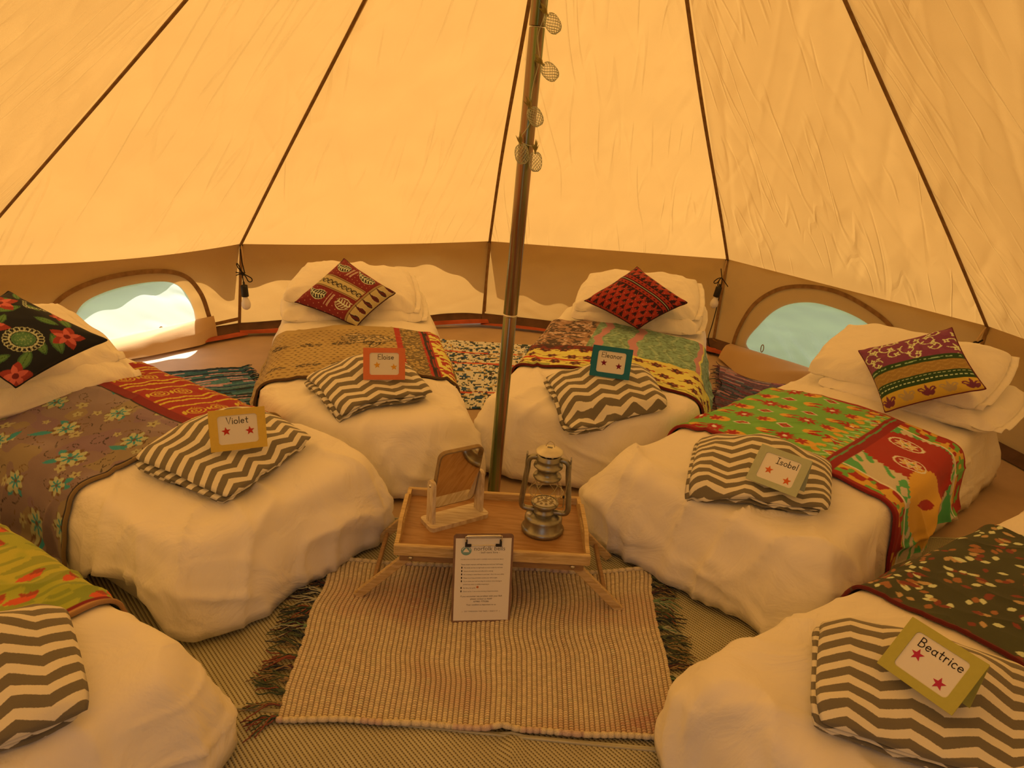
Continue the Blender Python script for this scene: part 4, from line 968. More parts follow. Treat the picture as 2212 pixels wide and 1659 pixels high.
def cush_floral(p):
    k = K_; p.c[:] = alb(36, 26, 18); g = alb(92, 96, 36); g2 = alb(66, 74, 30); r1 = alb(150, 44, 24); r2 = alb(196, 74, 44)
    for (x, y, an, L) in ((-.12, .02, 2.4, .04), (-.06, .13, .6, .045), (.06, .10, -.4, .045), (.09, -.02, 1.9, .04), (-.02, -.10, 4.4, .045), (.03, -.12, 1.2, .05), (-.10, -.12, .5, .05), (.13, .06, 1.6, .03), (.0, .07, 3.6, .03), (.14, -.05, 1.0, .045), (-.15, .12, 1.2, .05), (.16, .14, .7, .03), (.1, .16, 2.2, .04), (-.15, -.06, 2.8, .04)):
        p.leaf(x, y, L, L * .42, an, g2); p.leaf(x, y, L * .86, L * .3, an, g); p.line(x - L * .9 * math.cos(an), y - L * .9 * math.sin(an), x + L * .9 * math.cos(an), y + L * .9 * math.sin(an), .0018, k['dgreen'])
    for (x, y, r, an) in ((-.06, .075, .060, .3), (.075, .145, .055, -.5), (.075, -.115, .050, .6), (-.16, -.15, .05, 2), (.155, -.02, .028, 0)):
        for t in range(5): a = an + t * 1.2566; p.leaf(x + r * .5 * math.cos(a), y + r * .5 * math.sin(a), r * .66, r * .36, a, r1)
        for t in range(5): a = an + t * 1.2566 + .3; p.leaf(x + r * .4 * math.cos(a), y + r * .4 * math.sin(a), r * .5, r * .2, a, r2)
        p.ell(x, y, r * .22, r * .22, 0, alb(110, 30, 18))
    x, y = -.035, -.045; p.ell(x, y, .062, .062, 0, alb(36, 26, 18)); G = alb(176, 136, 76)
    for t in range(22): a = t * .2856; p.ring(x + .052 * math.cos(a), y + .052 * math.sin(a), .009, .009, 0, G, .16)
    p.ring(x, y, .041, .041, 0, G, .05); p.ell(x, y, .036, .036, 0, alb(84, 92, 40)); p.ring(x, y, .030, .030, 0, g2, .04)
    for t in range(60): a = rnd(0, 6.28); q = rnd(0, .03); p.ell(x + q * math.cos(a), y + q * math.sin(a), .0018, .0018, 0, alb(128, 116, 54))
    for t in range(10): a = t * .3; p.ring(.135 + .02 * math.cos(a * 2), .03 + t * .008, .006, .006, 0, G, .2)
def cushion(k, corners, th, fn, label, edge_col, seed):
    b = BED[k]; cs = [b.world(np.array(q)) for q in corners]
    T, B, U, V = puff(cs, th, 160, .07, seed, .004, .8)
    p = Paint(U * .18, V * .18, K_['red']); fn(p); col = np.concatenate([p.c.reshape(-1, 3), np.broadcast_to(edge_col, (p.c.shape[0] ** 2, 3))])
    Vx, Fq = closed_pair(T, B); o = mk('scatter_cushion', Vx, Fq, M['print'], col=col, loc=np.mean(cs, 0)); tag(o, label, 'cushion', 'patterned scatter cushions')
    e = np.concatenate([T[:, 0], T[-1, 1:], T[::-1, -1][1:], T[0, ::-1][1:-1]]); e2 = np.concatenate([B[:, 0], B[-1, 1:], B[::-1, -1][1:], B[0, ::-1][1:-1]])
    q = ((e + e2) / 2)[::3]; Vt, Ft = tube(q, .0032, 6, closed=True); mk('piping', Vt, np.array(Ft), M['print'], o, col=np.broadcast_to(edge_col * .7, (len(Vt), 3)))
    return o
cushion('E', [(-.016, 1.235, .325), (.182, 1.40, .455), (-.073, 1.57, .59), (-.315, 1.40, .40)], .12, cush_paisley, 'maroon cushion with paisley shapes and a tan band, standing on its corner', alb(70, 24, 18), 3)
cushion('L', [(.069, 1.27, .385), (.29, 1.40, .52), (.0, 1.58, .635), (-.234, 1.40, .46)], .12, cush_red, 'brick red cushion with dark triangle borders and leaf sprigs', alb(60, 20, 14), 5)
cushion('I', [(.095, 1.25, .345), (.40, 1.30, .535), (.19, 1.48, .69), (-.12, 1.42, .515)], .12, cush_vine, 'cushion with a purple vine panel, green and gold stripes', alb(110, 34, 26), 7)
cushion('V', [(-.285, 1.26, .46), (.045, 1.30, .535), (-.15, 1.52, .70), (-.43, 1.44, .625)], .12, cush_floral, 'black cushion with red flowers and a round green medallion', alb(40, 28, 20), 9)

# ------------------------------------------------------------------ folded chevron blankets
def blanket(k, FL, FR, BR, BL, label, seed, dome=.035, T=.058, vrot=0.0):
    b = BED[k]; FL, FR, BR, BL = [np.array(q, float) for q in (FL, FR, BR, BL)]; cen = (FL + FR + BR + BL) / 4
    root = thing('folded_blanket', label, 'blanket', (*b.world(np.array([*cen, 0.]))[:2], top(k, *cen)), 'folded chevron blankets on the beds')
    gx = np.linspace(-.15, 1.15, 14); H = np.zeros((14, 14))
    for i, a in enumerate(gx):
        for j, c in enumerate(gx):
            q = (FL * (1 - a) + FR * a) * (1 - c) + (BL * (1 - a) + BR * a) * c; H[i, j] = top(k, *q)
    H = np.where(H < H.max() - .10, H.max() - .10, H)
    def base(a, c):
        f_ = np.clip((a + .15) / 1.3 * 13, 0, 12.999); g_ = np.clip((c + .15) / 1.3 * 13, 0, 12.999); i = f_.astype(int); j = g_.astype(int); f_ = f_ - i; g_ = g_ - j
        return H[i, j] * (1 - f_) * (1 - g_) + H[i + 1, j] * f_ * (1 - g_) + H[i, j + 1] * (1 - f_) * g_ + H[i + 1, j + 1] * f_ * g_
    W_ = np.linalg.norm(FR - FL); D_ = np.linalg.norm(BL - FL)
    def slab(z0, z1, ina, inb, sh, name, vo):
        """one fold: a soft slab that turns round at the front edge; ina/inb inset of the left and other sides"""
        n, m_ = 60, 76; a = np.linspace(0, 1, n)[:, None]; t = np.linspace(0, 2 * math.pi, m_, endpoint=False)[None, :]
        # section across the depth: stadium shape
        th_ = (z1 - z0) / 2; cc = np.cos(t); ss = np.sin(t)
        yy = .5 + .5 * np.sign(cc) * np.abs(cc) ** .35; zz = np.sign(ss) * np.abs(ss) ** .55
        endt = (np.clip(1 - np.abs(2 * a - 1) ** 14, 0, 1)) ** .5
        A = ina + a * (1 - ina - inb) + sh; Cq = inb + yy * (1 - 2 * inb) + 0 * a
        Cq = .5 + (Cq - .5) * (1 - .05 * (2 * a - 1) ** 8)
        A = A + (.5 - A) * .05 * np.abs(2 * yy - 1) ** 8 + .006 * vnoise(v3(Cq * 5, z0 * 60, seed + vo))
        Cq = Cq + .005 * vnoise(v3(A * 5, z0 * 60, seed + vo + 1))
        hump = dome * np.exp(-((A - .55) / .34) ** 2 - ((Cq - .66) / .27) ** 2) * (z0 + z1) / 2 / (T / 2)
        sagc = -.5 * T * 0
        q = (FL * (1 - A)[..., None] + FR * A[..., None]) * (1 - Cq)[..., None] + (BL * (1 - A)[..., None] + BR * A[..., None]) * Cq[..., None]
        soft = 1 - .18 * sstep(.72, 1.0, np.abs(2 * A - 1)) * (z0 + z1) / 2 / T - .12 * sstep(.7, 1., np.abs(2 * Cq - 1)) * (z0 + z1) / 2 / T
        z = base(A, Cq) + .006 + ((z0 + z1) / 2 + th_ * zz * endt) * soft + hump + .004 * fbm(v3(A * 4, Cq * 4, z0 * 40), 2, seed)
        V = b.world(np.concatenate([q, z[..., None]], -1))
        per = np.cumsum(np.r_[0, np.hypot(np.diff(yy[0]) * D_, np.diff(zz[0]) * th_)])
        per = np.where(t[0] <= math.pi, per, per)
        uv = np.stack([A * W_ + .13 * vo + 0 * t, Cq * D_ + (z0 * 1.7) + np.where(zz < 0, -.06, 0) * (zz) * 0 + (zz * th_) * .9], -1)
        if vrot: uv = uv[..., ::-1]
        Fq = grid_faces(n, m_, wv=True)
        h = np.arange(1, m_ // 2); caps = []
        for r_, fl in ((0, False), ((n - 1), True)):
            i0 = r_ * m_; c2 = np.stack([i0 + (h - 1), i0 + h, i0 + (m_ - h) % m_, i0 + (m_ - h + 1) % m_], 1); caps.append(c2[:, ::-1] if fl else c2)
        mk(name, V, np.concatenate([Fq] + caps), M['chev'], root, uv=uv)
    slab(.0, T * .30, .012, .03, -.022, 'fold', 1)
    slab(T * .26, T * .56, .006, .022, -.030, 'fold', 2)
    slab(T * .50, T, .0, .0, .0, 'fold', 3)
    return root
blanket('E', (-.088, .165), (.272, .305), (.15, .66), (-.235, .50), 'folded chevron blanket under the coral framed card', 1)
blanket('L', (-.048, .115), (.298, .38), (.15, .72), (-.225, .41), 'folded chevron blanket under the dark teal framed card', 2)
blanket('V', (-.181, .36), (.245, .475), (.25, .80), (-.216, .765), 'folded chevron blanket under the yellow framed card', 3)
blanket('I', (-.048, .012), (.312, .215), (.175, .54), (-.235, .385), 'folded chevron blanket under the pale aqua framed card', 4, T=.055)
blanket('B', (-.105, -.285), (.215, -.06), (.06, .25), (-.315, .01), 'folded chevron blanket under the lime green framed card', 5, T=.06)
blanket('F', (-.20, .06), (.18, -.05), (.30, .26), (-.08, .37), 'folded chevron blanket on the bed cut off by the frame, without a card', 6)

# ------------------------------------------------------------------ handwriting
def arc(cx, cy, rx, ry, a0, a1, n=14):
    t = np.radians(np.linspace(a0, a1, n)); return [(cx + rx * math.cos(q), cy + ry * math.sin(q)) for q in t]
GL = {'E': (.56, [[(.52, 1), (.02, .98), (0, 0), (.54, .02)], [(.01, .52), (.44, .54)]]), 'l': (.10, [[(.05, 1), (.05, 0)]]),
      'o': (.52, [arc(.26, .27, .24, .27, 80, 440, 22)]), 'i': (.10, [[(.05, .54), (.05, 0)], [(.05, .74), (.052, .79)]]),
      's': (.40, [arc(.2, .41, .17, .13, 20, 250, 12) + arc(.18, .14, .19, .14, 80, -150, 12)]),
      'e': (.50, [[(.03, .28), (.46, .30)] + arc(.25, .27, .22, .26, 8, 318, 20)]), 'a': (.54, [arc(.23, .26, .22, .26, 40, 320, 18), [(.45, .54), (.44, .1), (.52, 0)]]),
      'n': (.48, [[(.03, .54), (.03, 0)], [(.03, .3)] + arc(.23, .32, .19, .22, 160, 10, 10) + [(.43, 0)]]), 'r': (.36, [[(.03, .54), (.04, 0)], [(.04, .3)] + arc(.22, .34, .17, .19, 170, 50, 8)]),
      'V': (.62, [[(0, 1), (.30, 0), (.62, 1)]]), 't': (.40, [[(.18, .86), (.17, .1), (.24, 0), (.34, .03)], [(0, .56), (.38, .57)]]),
      'I': (.42, [[(.02, 1), (.40, 1)], [(.21, 1), (.21, 0)], [(0, 0), (.42, 0)]]), 'b': (.50, [[(.03, 1), (.03, 0)], arc(.25, .26, .22, .26, 160, -160, 18)]),
      'B': (.58, [[(.03, 1), (.03, 0)], [(.03, 1)] + arc(.22, .77, .26, .22, 80, -80, 12) + [(.05, .54)], [(.05, .54)] + arc(.22, .27, .33, .27, 80, -80, 14) + [(.03, 0)]]),
      'c': (.44, [arc(.25, .27, .23, .27, 50, 310, 18)])}
def handwriting(word, h, w_):
    """flat ribbons: list of (V2,F), width total"""
    x = 0; parts = []
    for ch in word:
        adv, strokes = GL[ch]
        for st in strokes:
            P = np.array(st) * h + [x, 0]; T = np.gradient(P, axis=0); T /= np.linalg.norm(T, axis=1)[:, None] + 1e-9
            P[0] -= T[0] * w_ * .5; P[-1] += T[-1] * w_ * .5
            S = np.stack([-T[:, 1], T[:, 0]], 1) * w_ / 2; V = np.stack([P - S, P + S], 1).reshape(-1, 2); parts.append((np.c_[V, np.zeros(len(V))], grid_faces(len(P), 2, flip=True).tolist()))
        x += (adv + .17) * h
    V, Fq = join(parts); return V, Fq, x - .17 * h
def star_poly(r, rot=math.pi / 2): return np.array([(r * (1 if i % 2 == 0 else .42) * math.cos(rot + i * math.pi / 5), r * (1 if i % 2 == 0 else .42) * math.sin(rot + i * math.pi / 5)) for i in range(10)])
def card(bl, br, lean, name, col, starcol, label, stars, tx=.5, kfr=None, W_=.158, H_=.122):
    bl, br = np.array(bl), np.array(br); ex = br - bl; c0 = (bl + br) / 2; ex = nrm([ex[0], ex[1], 0 if kfr is None else kfr]); back = nrm(np.cross((0, 0, 1.), ex)); a = math.radians(lean)
    ey = np.array([0, 0, 1.]) * math.cos(a) + back * math.sin(a); ey = nrm(ey - ex * (ey @ ex)); ez = np.cross(ex, ey)
    root = thing('name_card', label, 'card', c0, 'framed name cards on the blankets')
    O = c0 - ex * W_ / 2; L = lambda V: O + V[:, :1] * ex + V[:, 1:2] * ey + V[:, 2:] * ez
    mt = pbr('card_' + name.lower(), col, .9, vary=.03, nscale=90, bumpy=.15, bscale=900, spec=.1)
    # mount with a rounded window
    n = 6; outer = rrect(W_, H_, .001, n, (W_ / 2, H_ / 2)); inner = rrect(W_ * .70, H_ * .70, .009, n, (W_ / 2, H_ / 2)); m_ = len(outer); th = .0022
    V = np.concatenate([np.c_[outer, np.full(m_, th)], np.c_[inner, np.full(m_, th)], np.c_[inner, np.zeros(m_)], np.c_[outer, np.zeros(m_)]])
    Fq = [[r_ * m_ + i, ((r_ + 1) % 4) * m_ + i, ((r_ + 1) % 4) * m_ + (i + 1) % m_, r_ * m_ + (i + 1) % m_] for r_ in range(4) for i in range(m_)]
    mk('mount', L(V), [f_[::-1] for f_ in Fq], mt, root, smooth=False)
    ins = mk('paper_insert', *prism(rrect(W_ * .9, H_ * .9, .001, 2, (W_ / 2, H_ / 2)), -.0012, -.0002, O, ex, ey, ez), M['paper'], root, smooth=False)
    # rear leaf of the folded card
    bk = nrm(-ey * math.cos(math.radians(34)) - ez * math.sin(math.radians(34)))
    mk('rear_leaf', *prism([(0, 0), (W_, 0), (W_, H_ * .8), (0, H_ * .8)], -.002, -.0008, O + ey * H_, ex, bk, np.cross(ex, bk)), mt, root, smooth=False)
    hgt = .0195; V, Fq, tw = handwriting(name, hgt, .0020); V = V + [W_ * tx - tw / 2, H_ * .64, .0003]
    mk('lettering', L(V), Fq, M['ink'], ins, smooth=False)
    sm = pbr('star_' + name.lower(), starcol, .9, spec=.1)
    for (sx, sy) in stars:
        mk('star', *prism(star_poly(.0135, math.pi / 2 + .1), .0, .0004, O + ex * (W_ * sx) + ey * (H_ * sy), ex, ey, ez), sm, ins, smooth=False)
card((-.935, -.567, .405), (-.79, -.491, .405), 16, 'Violet', (.72, .53, .11), (.52, .05, .035), 'yellow framed name card with two red stars, standing on a chevron blanket', ((.29, .47), (.71, .44)))
card((-.668, .157, .39), (-.51, .196, .39), 14, 'Eloise', (.74, .23, .115), (.74, .40, .05), 'coral framed name card with two gold stars', ((.33, .46), (.73, .40)), tx=.54)
card((.191, .331, .425), (.362, .326, .42), 14, 'Eleanor', (.03, .185, .31), (.20, .022, .07), 'dark teal framed name card with two burgundy stars', ((.32, .46), (.70, .40)), kfr=-.008)
card((.650, -.395, .40), (.785, -.50, .392), 42, 'Isobel', (.47, .53, .39), (.68, .16, .045), 'pale aqua framed name card with two orange stars, leaning back on its blanket', ((.33, .42), (.72, .30)), tx=.60)
card((.735, -1.19, .405), (.838, -1.34, .395), 46, 'Beatrice', (.50, .49, .12), (.50, .045, .11), 'lime green framed name card with two pink stars, leaning back on its blanket', ((.31, .50), (.69, .30)), tx=.53)

# ------------------------------------------------------------------ folding tray table
TC = np.array([-.100, -.482]); TA = math.radians(3.9); TW, TD, TZ = .565, .345, .222
tex, tey, tez = np.array([math.cos(TA), math.sin(TA), 0]), np.array([-math.sin(TA), math.cos(TA), 0]), np.array([0, 0, 1.])
TR = basis(tex, tey, tez)
def tl(x, y, z): return np.array([TC[0], TC[1], 0]) + tex * x + tey * y + tez * z
tray = thing('tray_table', 'folding bamboo tray table on splayed legs, by the foot of the pole', 'table', (*TC, 0))
mk('tray_board', *box(tl(0, 0, TZ - .030), (TW - .02, TD - .02, .010), TR), M['board'], tray, smooth=False)
for sy in (-1, 1):
    mk('rail', *box(tl(0, sy * (TD / 2 - .007), TZ - .018), (TW, .014, .036), TR, .003), M['bamboo'], tray, smooth=False)
for sx in (-1, 1):   # side rails rise to a handle with a long slot
    y = np.linspace(-1, 1, 25) * (TD / 2 - .014); hgt = .036 + .026 * (sstep(-.13, -.07, y) - sstep(.07, .13, y))
    pr = [(q, -.036) for q in y] + [(q, h_ - .036) for q, h_ in zip(y[::-1], hgt[::-1])]
    slot = rrect(.105, .016, .0078, 6, (0, .004)); n1, n2 = len(pr), len(slot)
    vo, eo, fo, _, _, _ = delaunay_2d_cdt([Vector(q) for q in pr] + [Vector(q) for q in slot], [(i, (i + 1) % n1) for i in range(n1)] + [(n1 + i, n1 + (i + 1) % n2) for i in range(n2)], [], 1, 1e-7)
    P2 = np.array([(q.x, q.y) for q in vo]); T3 = np.array([tuple(f_) for f_ in fo if len(f_) == 3]); cen = P2[T3].mean(1); T3 = T3[~inside(slot, cen[:, 0], cen[:, 1])]
    n = len(P2); wl = lambda d: np.array([tl(sx * (TW / 2 - .007) + d, a, TZ + b) for a, b in P2])
    Fq = [tuple(f_) for f_ in T3] + [tuple(f_[::-1] + n) for f_ in T3]
    for a0, cnt in ((0, n1), (n1, n2)):
        for i in range(cnt): Fq.append((a0 + i, a0 + (i + 1) % cnt, n + a0 + (i + 1) % cnt, n + a0 + i))
    mk('handle_rail', np.concatenate([wl(.006), wl(-.006)]), Fq, M['bamboo'], tray, smooth=False)
for sy in (-1, 1):
    ap = mk('apron', *box(tl(0, sy * (TD / 2 - .022), TZ - .050), (TW - .03, .014, .026), TR, .002), M['bamboo_dark'], tray, smooth=False)
    for sx in (-1, 1):
        mk('bolt', *prism([(.0065 * math.cos(q), .0065 * math.sin(q)) for q in np.linspace(0, 6.283, 14)[:-1]], 0, .003, tl(sx * .235, sy * (TD / 2 - .0145), TZ - .05), tex, tez, tey * sy), M['steel'], ap)
for sx in (-1, 1):
    for sy in (-1, 1):
        a = tl(sx * .232, sy * (TD / 2 - .0365), TZ - .045); e = tl(sx * .388, sy * (TD / 2 - .0365), .022); d = nrm(e - a); R = basis(d, tey, np.cross(d, tey))
        mk('leg', *box((a + e) / 2, (np.linalg.norm(e - a) + .02, .015, .026), R, .002), M['bamboo'], tray, smooth=False)
    mk('leg_bar', *box(tl(sx * .345, 0, .062), (.012, TD - .08, .018), TR, .002), M['bamboo_dark'], tray, smooth=False)

# ------------------------------------------------------------------ mirror on its wooden stand
mo = np.array([-.222, -.463, TZ - .025]); ma = math.radians(36.5); mx_, my_ = np.array([math.cos(ma), math.sin(ma), 0]), np.array([-math.sin(ma), math.cos(ma), 0])
mir = thing('table_mirror', 'tilting mirror in a pale wooden stand on the tray', 'mirror', mo)
mk('stand_base', *prism(rrect(.205, .082, .014, 5), 0, .014, mo, mx_, my_, tez), M['pine'], mir, smooth=False)
for sx in (-1, 1):
    sh = [(-.019, 0), (.019, 0), (.017, .128)] + arc(0, .128, .017, .012, 0, 180, 8) + [(-.017, .128)]
    up_ = mk('upright', *prism(sh, -.006, .006, mo + mx_ * sx * .084 + tez * .014, my_, tez, mx_), M['pine'], mir, smooth=False)
    mk('pivot_screw', *lathe([(.0, .004), (.004, .003), (.0055, 0)], 12, mo + mx_ * sx * .090 + tez * .137, R=basis(my_, tez, mx_ * sx)), M['steel'], up_)
tilt = math.radians(-13); pu = tez * math.cos(tilt) + my_ * math.sin(tilt); pn = np.cross(mx_, pu); pc = mo + tez * .137
fr = mk('mirror_frame', *prism(rrect(.150, .212, .022, 6, (0, .012)), -.010, .004, pc, mx_, pu, pn), M['pine_edge'], mir, smooth=False)
mk('mirror_plate', *prism(rrect(.142, .204, .019, 6, (0, .012)), .004, .0052, pc, mx_, pu, pn), M['mirror'], mir, smooth=False)

# ------------------------------------------------------------------ hurricane lantern
lo_ = np.array([.051, -.478, TZ - .025])
lan = thing('hurricane_lantern', 'grey metal hurricane lantern with a glass globe on the tray', 'lantern', lo_)
LA = math.radians(-8); lx, ly = np.array([math.cos(LA), math.sin(LA), 0]), np.array([-math.sin(LA), math.cos(LA), 0]); LR = basis(lx, ly, tez)
def lth(name, prof, mat, par=lan, n=40): return mk(name, *lathe(prof, n, lo_), mat, par)
tank = lth('fuel_tank', [(0, 0), (.060, 0), (.065, .004), (.066, .010), (.062, .016), (.0575, .019), (.0575, .046), (.056, .051), (.048, .056), (.034, .062), (.030, .062)], M['metal'])
mk('filler_cap', *lathe([(0, .012), (.009, .011), (.011, .006), (.011, 0)], 18, lo_ + lx * -.042 + ly * -.012 + tez * .052), M['metal_pale'], tank)
lth('collar', [(.030, .060), (.033, .064), (.033, .070), (.028, .073), (.027, .082), (.034, .086), (.040, .090), (.042, .096), (.040, .100), (.036, .101)], M['metal'])
led = lth('light_disc', [(0, .101), (.030, .101), (.036, .099)], M['led'])
dots = []
for i in range(9): a = i * .698; dots.append(lathe([(0, .004), (.0035, .0035), (.0042, 0)], 8, lo_ + np.array([.022 * math.cos(a), .022 * math.sin(a), .1012])))
dots.append(lathe([(0, .005), (.006, .004), (.008, 0)], 10, lo_ + np.array([0, 0, .1012]))); mk('diodes', *join(dots), M['wire'], led)
g = [(.036, .101), (.043, .110), (.0475, .124), (.0485, .138), (.046, .154), (.040, .170), (.034, .180)]; gp = spline(np.array(g), 22)
lth('globe', list(gp), M['globe'])
lth('chimney', [(.020, .172), (.028, .176), (.040, .181), (.043, .186), (.041, .191), (.034, .194), (.0315, .198), (.0315, .214), (.040, .217), (.0445, .221), (.043, .226), (.036, .229), (.036, .240), (.0375, .242), (.0375, .246), (.0355, .248), (.0355, .256), (.033, .258)], M['metal'])
lth('vent_ring', [(.024, .255), (.028, .256), (.028, .270), (.024, .271)], M['black'])
vs = []
for i in range(10): a = i * .628; vs.append(box(lo_ + np.array([.0300 * math.cos(a), .0300 * math.sin(a), .2635]), (.003, .006, .016), rotz(a)))
mk('vent_fins', *join(vs), M['metal'], lan, smooth=False)
capo = lth('cap', [(.0, .281), (.012, .2805), (.029, .276), (.031, .274), (.036, .273), (.0405, .268), (.041, .266), (.039, .265), (.0, .267)], M['metal_pale'])
q = np.linspace(0, math.pi, 16); P = [lo_ + lx * .0125 * math.cos(t) + ly * (.010 * math.sin(t)) + tez * (.283 + .012 * math.sin(t)) for t in q]; mk('lift_ring', *tube(P, .0011, 6), M['wire'], capo)
mk('lift_plate', *box(lo_ + tez * .2825, (.016, .006, .002), LR, .0005), M['metal'], capo, smooth=False)
for sx in (-1, 1):
    path = [(.030, .243), (.042, .244), (.054, .240), (.0605, .228), (.0615, .205), (.067, .150), (.0715, .100), (.0715, .082), (.066, .071), (.054, .068), (.040, .068), (.028, .067)]
    P = spline(np.array([lo_ + lx * sx * a + tez * b for a, b in path]), 60)
    V, Fq = tube(P, .0085, 12); sd = mk('side_tube', V, Fq, M['metal'], lan)
    mk('bail_ear', *prism([(-.006, -.014), (.006, -.014), (.005, .012), (.0, .020), (-.005, .012)], -.0022, .0022, lo_ + lx * sx * .066 + tez * .240, ly, tez, lx), M['metal'], sd, smooth=False)
    bq = [(.067, .242), (.065, .20), (.062, .165), (.060, .13), (.060, .10), (.058, .088)]; P = spline(np.array([lo_ + lx * sx * a + ly * (-.016 - .004 * i) + tez * b for i, (a, b) in enumerate(bq)]), 24); mk('bail_wire', *tube(P, .0011, 6), M['wire'], lan)
for (a0, a1) in ((-2.5, -.6), (-.6, -2.5), (.6, 2.5), (2.5, .6)):
    P = []
    for t in np.linspace(0, 1, 20):
        z = .100 + .078 * t; r_ = np.interp(z, [c[1] for c in g], [c[0] for c in g]) + .0035; a = a0 + (a1 - a0) * t; P.append(lo_ + np.array([r_ * math.cos(a), r_ * math.sin(a), z]))
    mk('globe_wire', *tube(P, .0010, 6), M['wire'], lan)
P = [lo_ + np.array([.0520 * math.cos(t), .0520 * math.sin(t), .136]) for t in np.linspace(0, 6.283, 48)[:-1]]; mk('guard_ring', *tube(P, .0010, 6, closed=True), M['wire'], lan)
P = spline(np.array([lo_ + lx * a + ly * -.012 + tez * b for a, b in ((.040, .092), (.050, .094), (.056, .100), (.056, .128))]), 16); kn = mk('globe_lever', *tube(P, .0014, 6), M['wire'], lan)
mk('lever_knob', *lathe([(0, .010), (.004, .008), (.004, .002), (0, 0)], 10, lo_ + lx * .056 + ly * -.012 + tez * .126), M['black'], kn)

# ------------------------------------------------------------------ clipboard with the welcome sheet
cb0, cb1 = np.array([-.190, -.728, .014]), np.array([-.022, -.697, .014]); cx_ = nrm(cb1 - cb0); CW, CH = .170, .272
topz = TZ + .004; yb = .047; cy_ = nrm(np.array([-cx_[1], cx_[0], 0]) * yb + tez * .266); cz_ = np.cross(cx_, cy_)
clip = thing('clipboard', 'clipboard with a printed welcome sheet, leaning on the tray table', 'clipboard', (cb0 + cb1) / 2)
co = cb0
CL = lambda V: co + V[:, :1] * cx_ + V[:, 1:2] * cy_ + V[:, 2:] * cz_
mk('backing_board', *prism(rrect(CW, CH, .010, 5, (CW / 2, CH / 2)), -.003, 0, co, cx_, cy_, cz_), M['hardboard'], clip, smooth=False)
sh = mk('sheet', *prism([(.006, .009), (CW - .006, .009), (CW - .006, CH - .013), (.006, CH - .013)], .0003, .0009, co, cx_, cy_, cz_), M['paper'], clip, smooth=False)
def font_mesh(items, name, mat, par):
    Vs, Fs, n = [], [], 0
    for (body, x, y, size, wd, al) in items:
        fc = bpy.data.curves.new('lettering', 'FONT'); fc.body = body; fc.size = size; fc.align_x = al; fc.resolution_u = 2
        fo = bpy.data.objects.new('lettering', fc); COL.objects.link(fo); dg = bpy.context.evaluated_depsgraph_get(); me = bpy.data.meshes.new_from_object(fo.evaluated_get(dg))
        V = np.empty(len(me.vertices) * 3); me.vertices.foreach_get('co', V); V = V.reshape(-1, 3)
        if wd and len(V):
            ext = np.ptp(V[:, 0]); V[:, 0] *= wd / max(ext, 1e-6)
        V = V + [x, y, .0012]; Vs.append(V); Fs += [tuple(i + n for i in p_.vertices) for p_ in me.polygons]; n += len(V)
        bpy.data.objects.remove(fo); bpy.data.curves.remove(fc); bpy.data.meshes.remove(me)
    return mk(name, CL(np.concatenate(Vs)), Fs, mat, par, smooth=False)
yy = lambda px: CH * (1 - (px - 165) / (1555 - 165))      # height on the sheet, from rows of the enlarged photograph
xx = lambda px: CW * (px - 80) / (1010 - 80)
font_mesh([('norfolk bells', xx(395), yy(418), .0175, xx(875) - xx(395), 'LEFT')], 'title', M['ink_grey'], sh)
font_mesh([('- bell tent hire -', xx(475), yy(462), .0085, xx(800) - xx(475), 'LEFT')], 'subtitle', M['ink_grey'], sh)
font_mesh([("YOU'RE OUR EXCITED HAPPY CAMPERS WITH NORFOLK BELLS", xx(195), yy(560), .0042, xx(860) - xx(195), 'LEFT')], 'heading', M['ink_grey'], sh)
font_mesh([('(   GET THROUGH THE TREES + ENJOY IT   )', xx(245), yy(1375), .0055, xx(840) - xx(245), 'LEFT')], 'footer', M['ink_grey'], sh)
rows = [(640, 'These simple requests will help keep you and your bell happy', 205, 860, .0050), (690, 'We kindly ask that no high heels are worn inside the bell tent', 250, 855, .0046), (742, 'Remove all muddy shoes and wellies before entering', 250, 705, .0046),
        (794, 'No smoking or naked flames in your bell - this is for your safety', 250, 880, .0046), (848, 'Please try to keep all drinks outside your bell at night', 250, 775, .0046), (900, 'Try to close your bell tent flaps & windows when leaving to', 250, 850, .0046),
        (948, 'prevent any water or wildlife trespassing in', 250, 650, .0046), (1005, 'No fires, bar grills', 250, 440, .0046), (1058, 'Check out by 11 am on the morning of departure please', 250, 800, .0046),
        (1138, 'If you encounter any problem with your Bell', 215, 860, .0066), (1180, 'please contact us ASAP', 370, 710, .0066), (1222, '07983 779286', 420, 660, .0066), (1272, 'Your comfort is important to us', 310, 775, .0066)]
font_mesh([(b_, xx(x0), yy(y_), s_, xx(x1) - xx(x0), 'LEFT') for y_, b_, x0, x1, s_ in rows], 'lettering', M['ink'], sh)
marks = [prism([(.0018 * math.cos(t), .0034 * math.sin(t)) for t in np.linspace(0, 6.283, 9)[:-1]], 0, .0003, co + cx_ * xx(220) + cy_ * (yy(y_) + .002) + cz_ * .0009, cx_, cy_, cz_) for y_ in (690, 742, 794, 848, 900, 1005, 1058)]
mk('bullet_marks', *join(marks), M['ink'], sh, smooth=False)
mk('face_symbol', *prism([(.0034 * math.cos(t), .0034 * math.sin(t)) for t in np.linspace(0, 6.283, 20)[:-1]], 0, .0003, co + cx_ * xx(475) + cy_ * (yy(985)) + cz_ * .0009, cx_, cy_, cz_), M['ink_red'], sh, smooth=False)
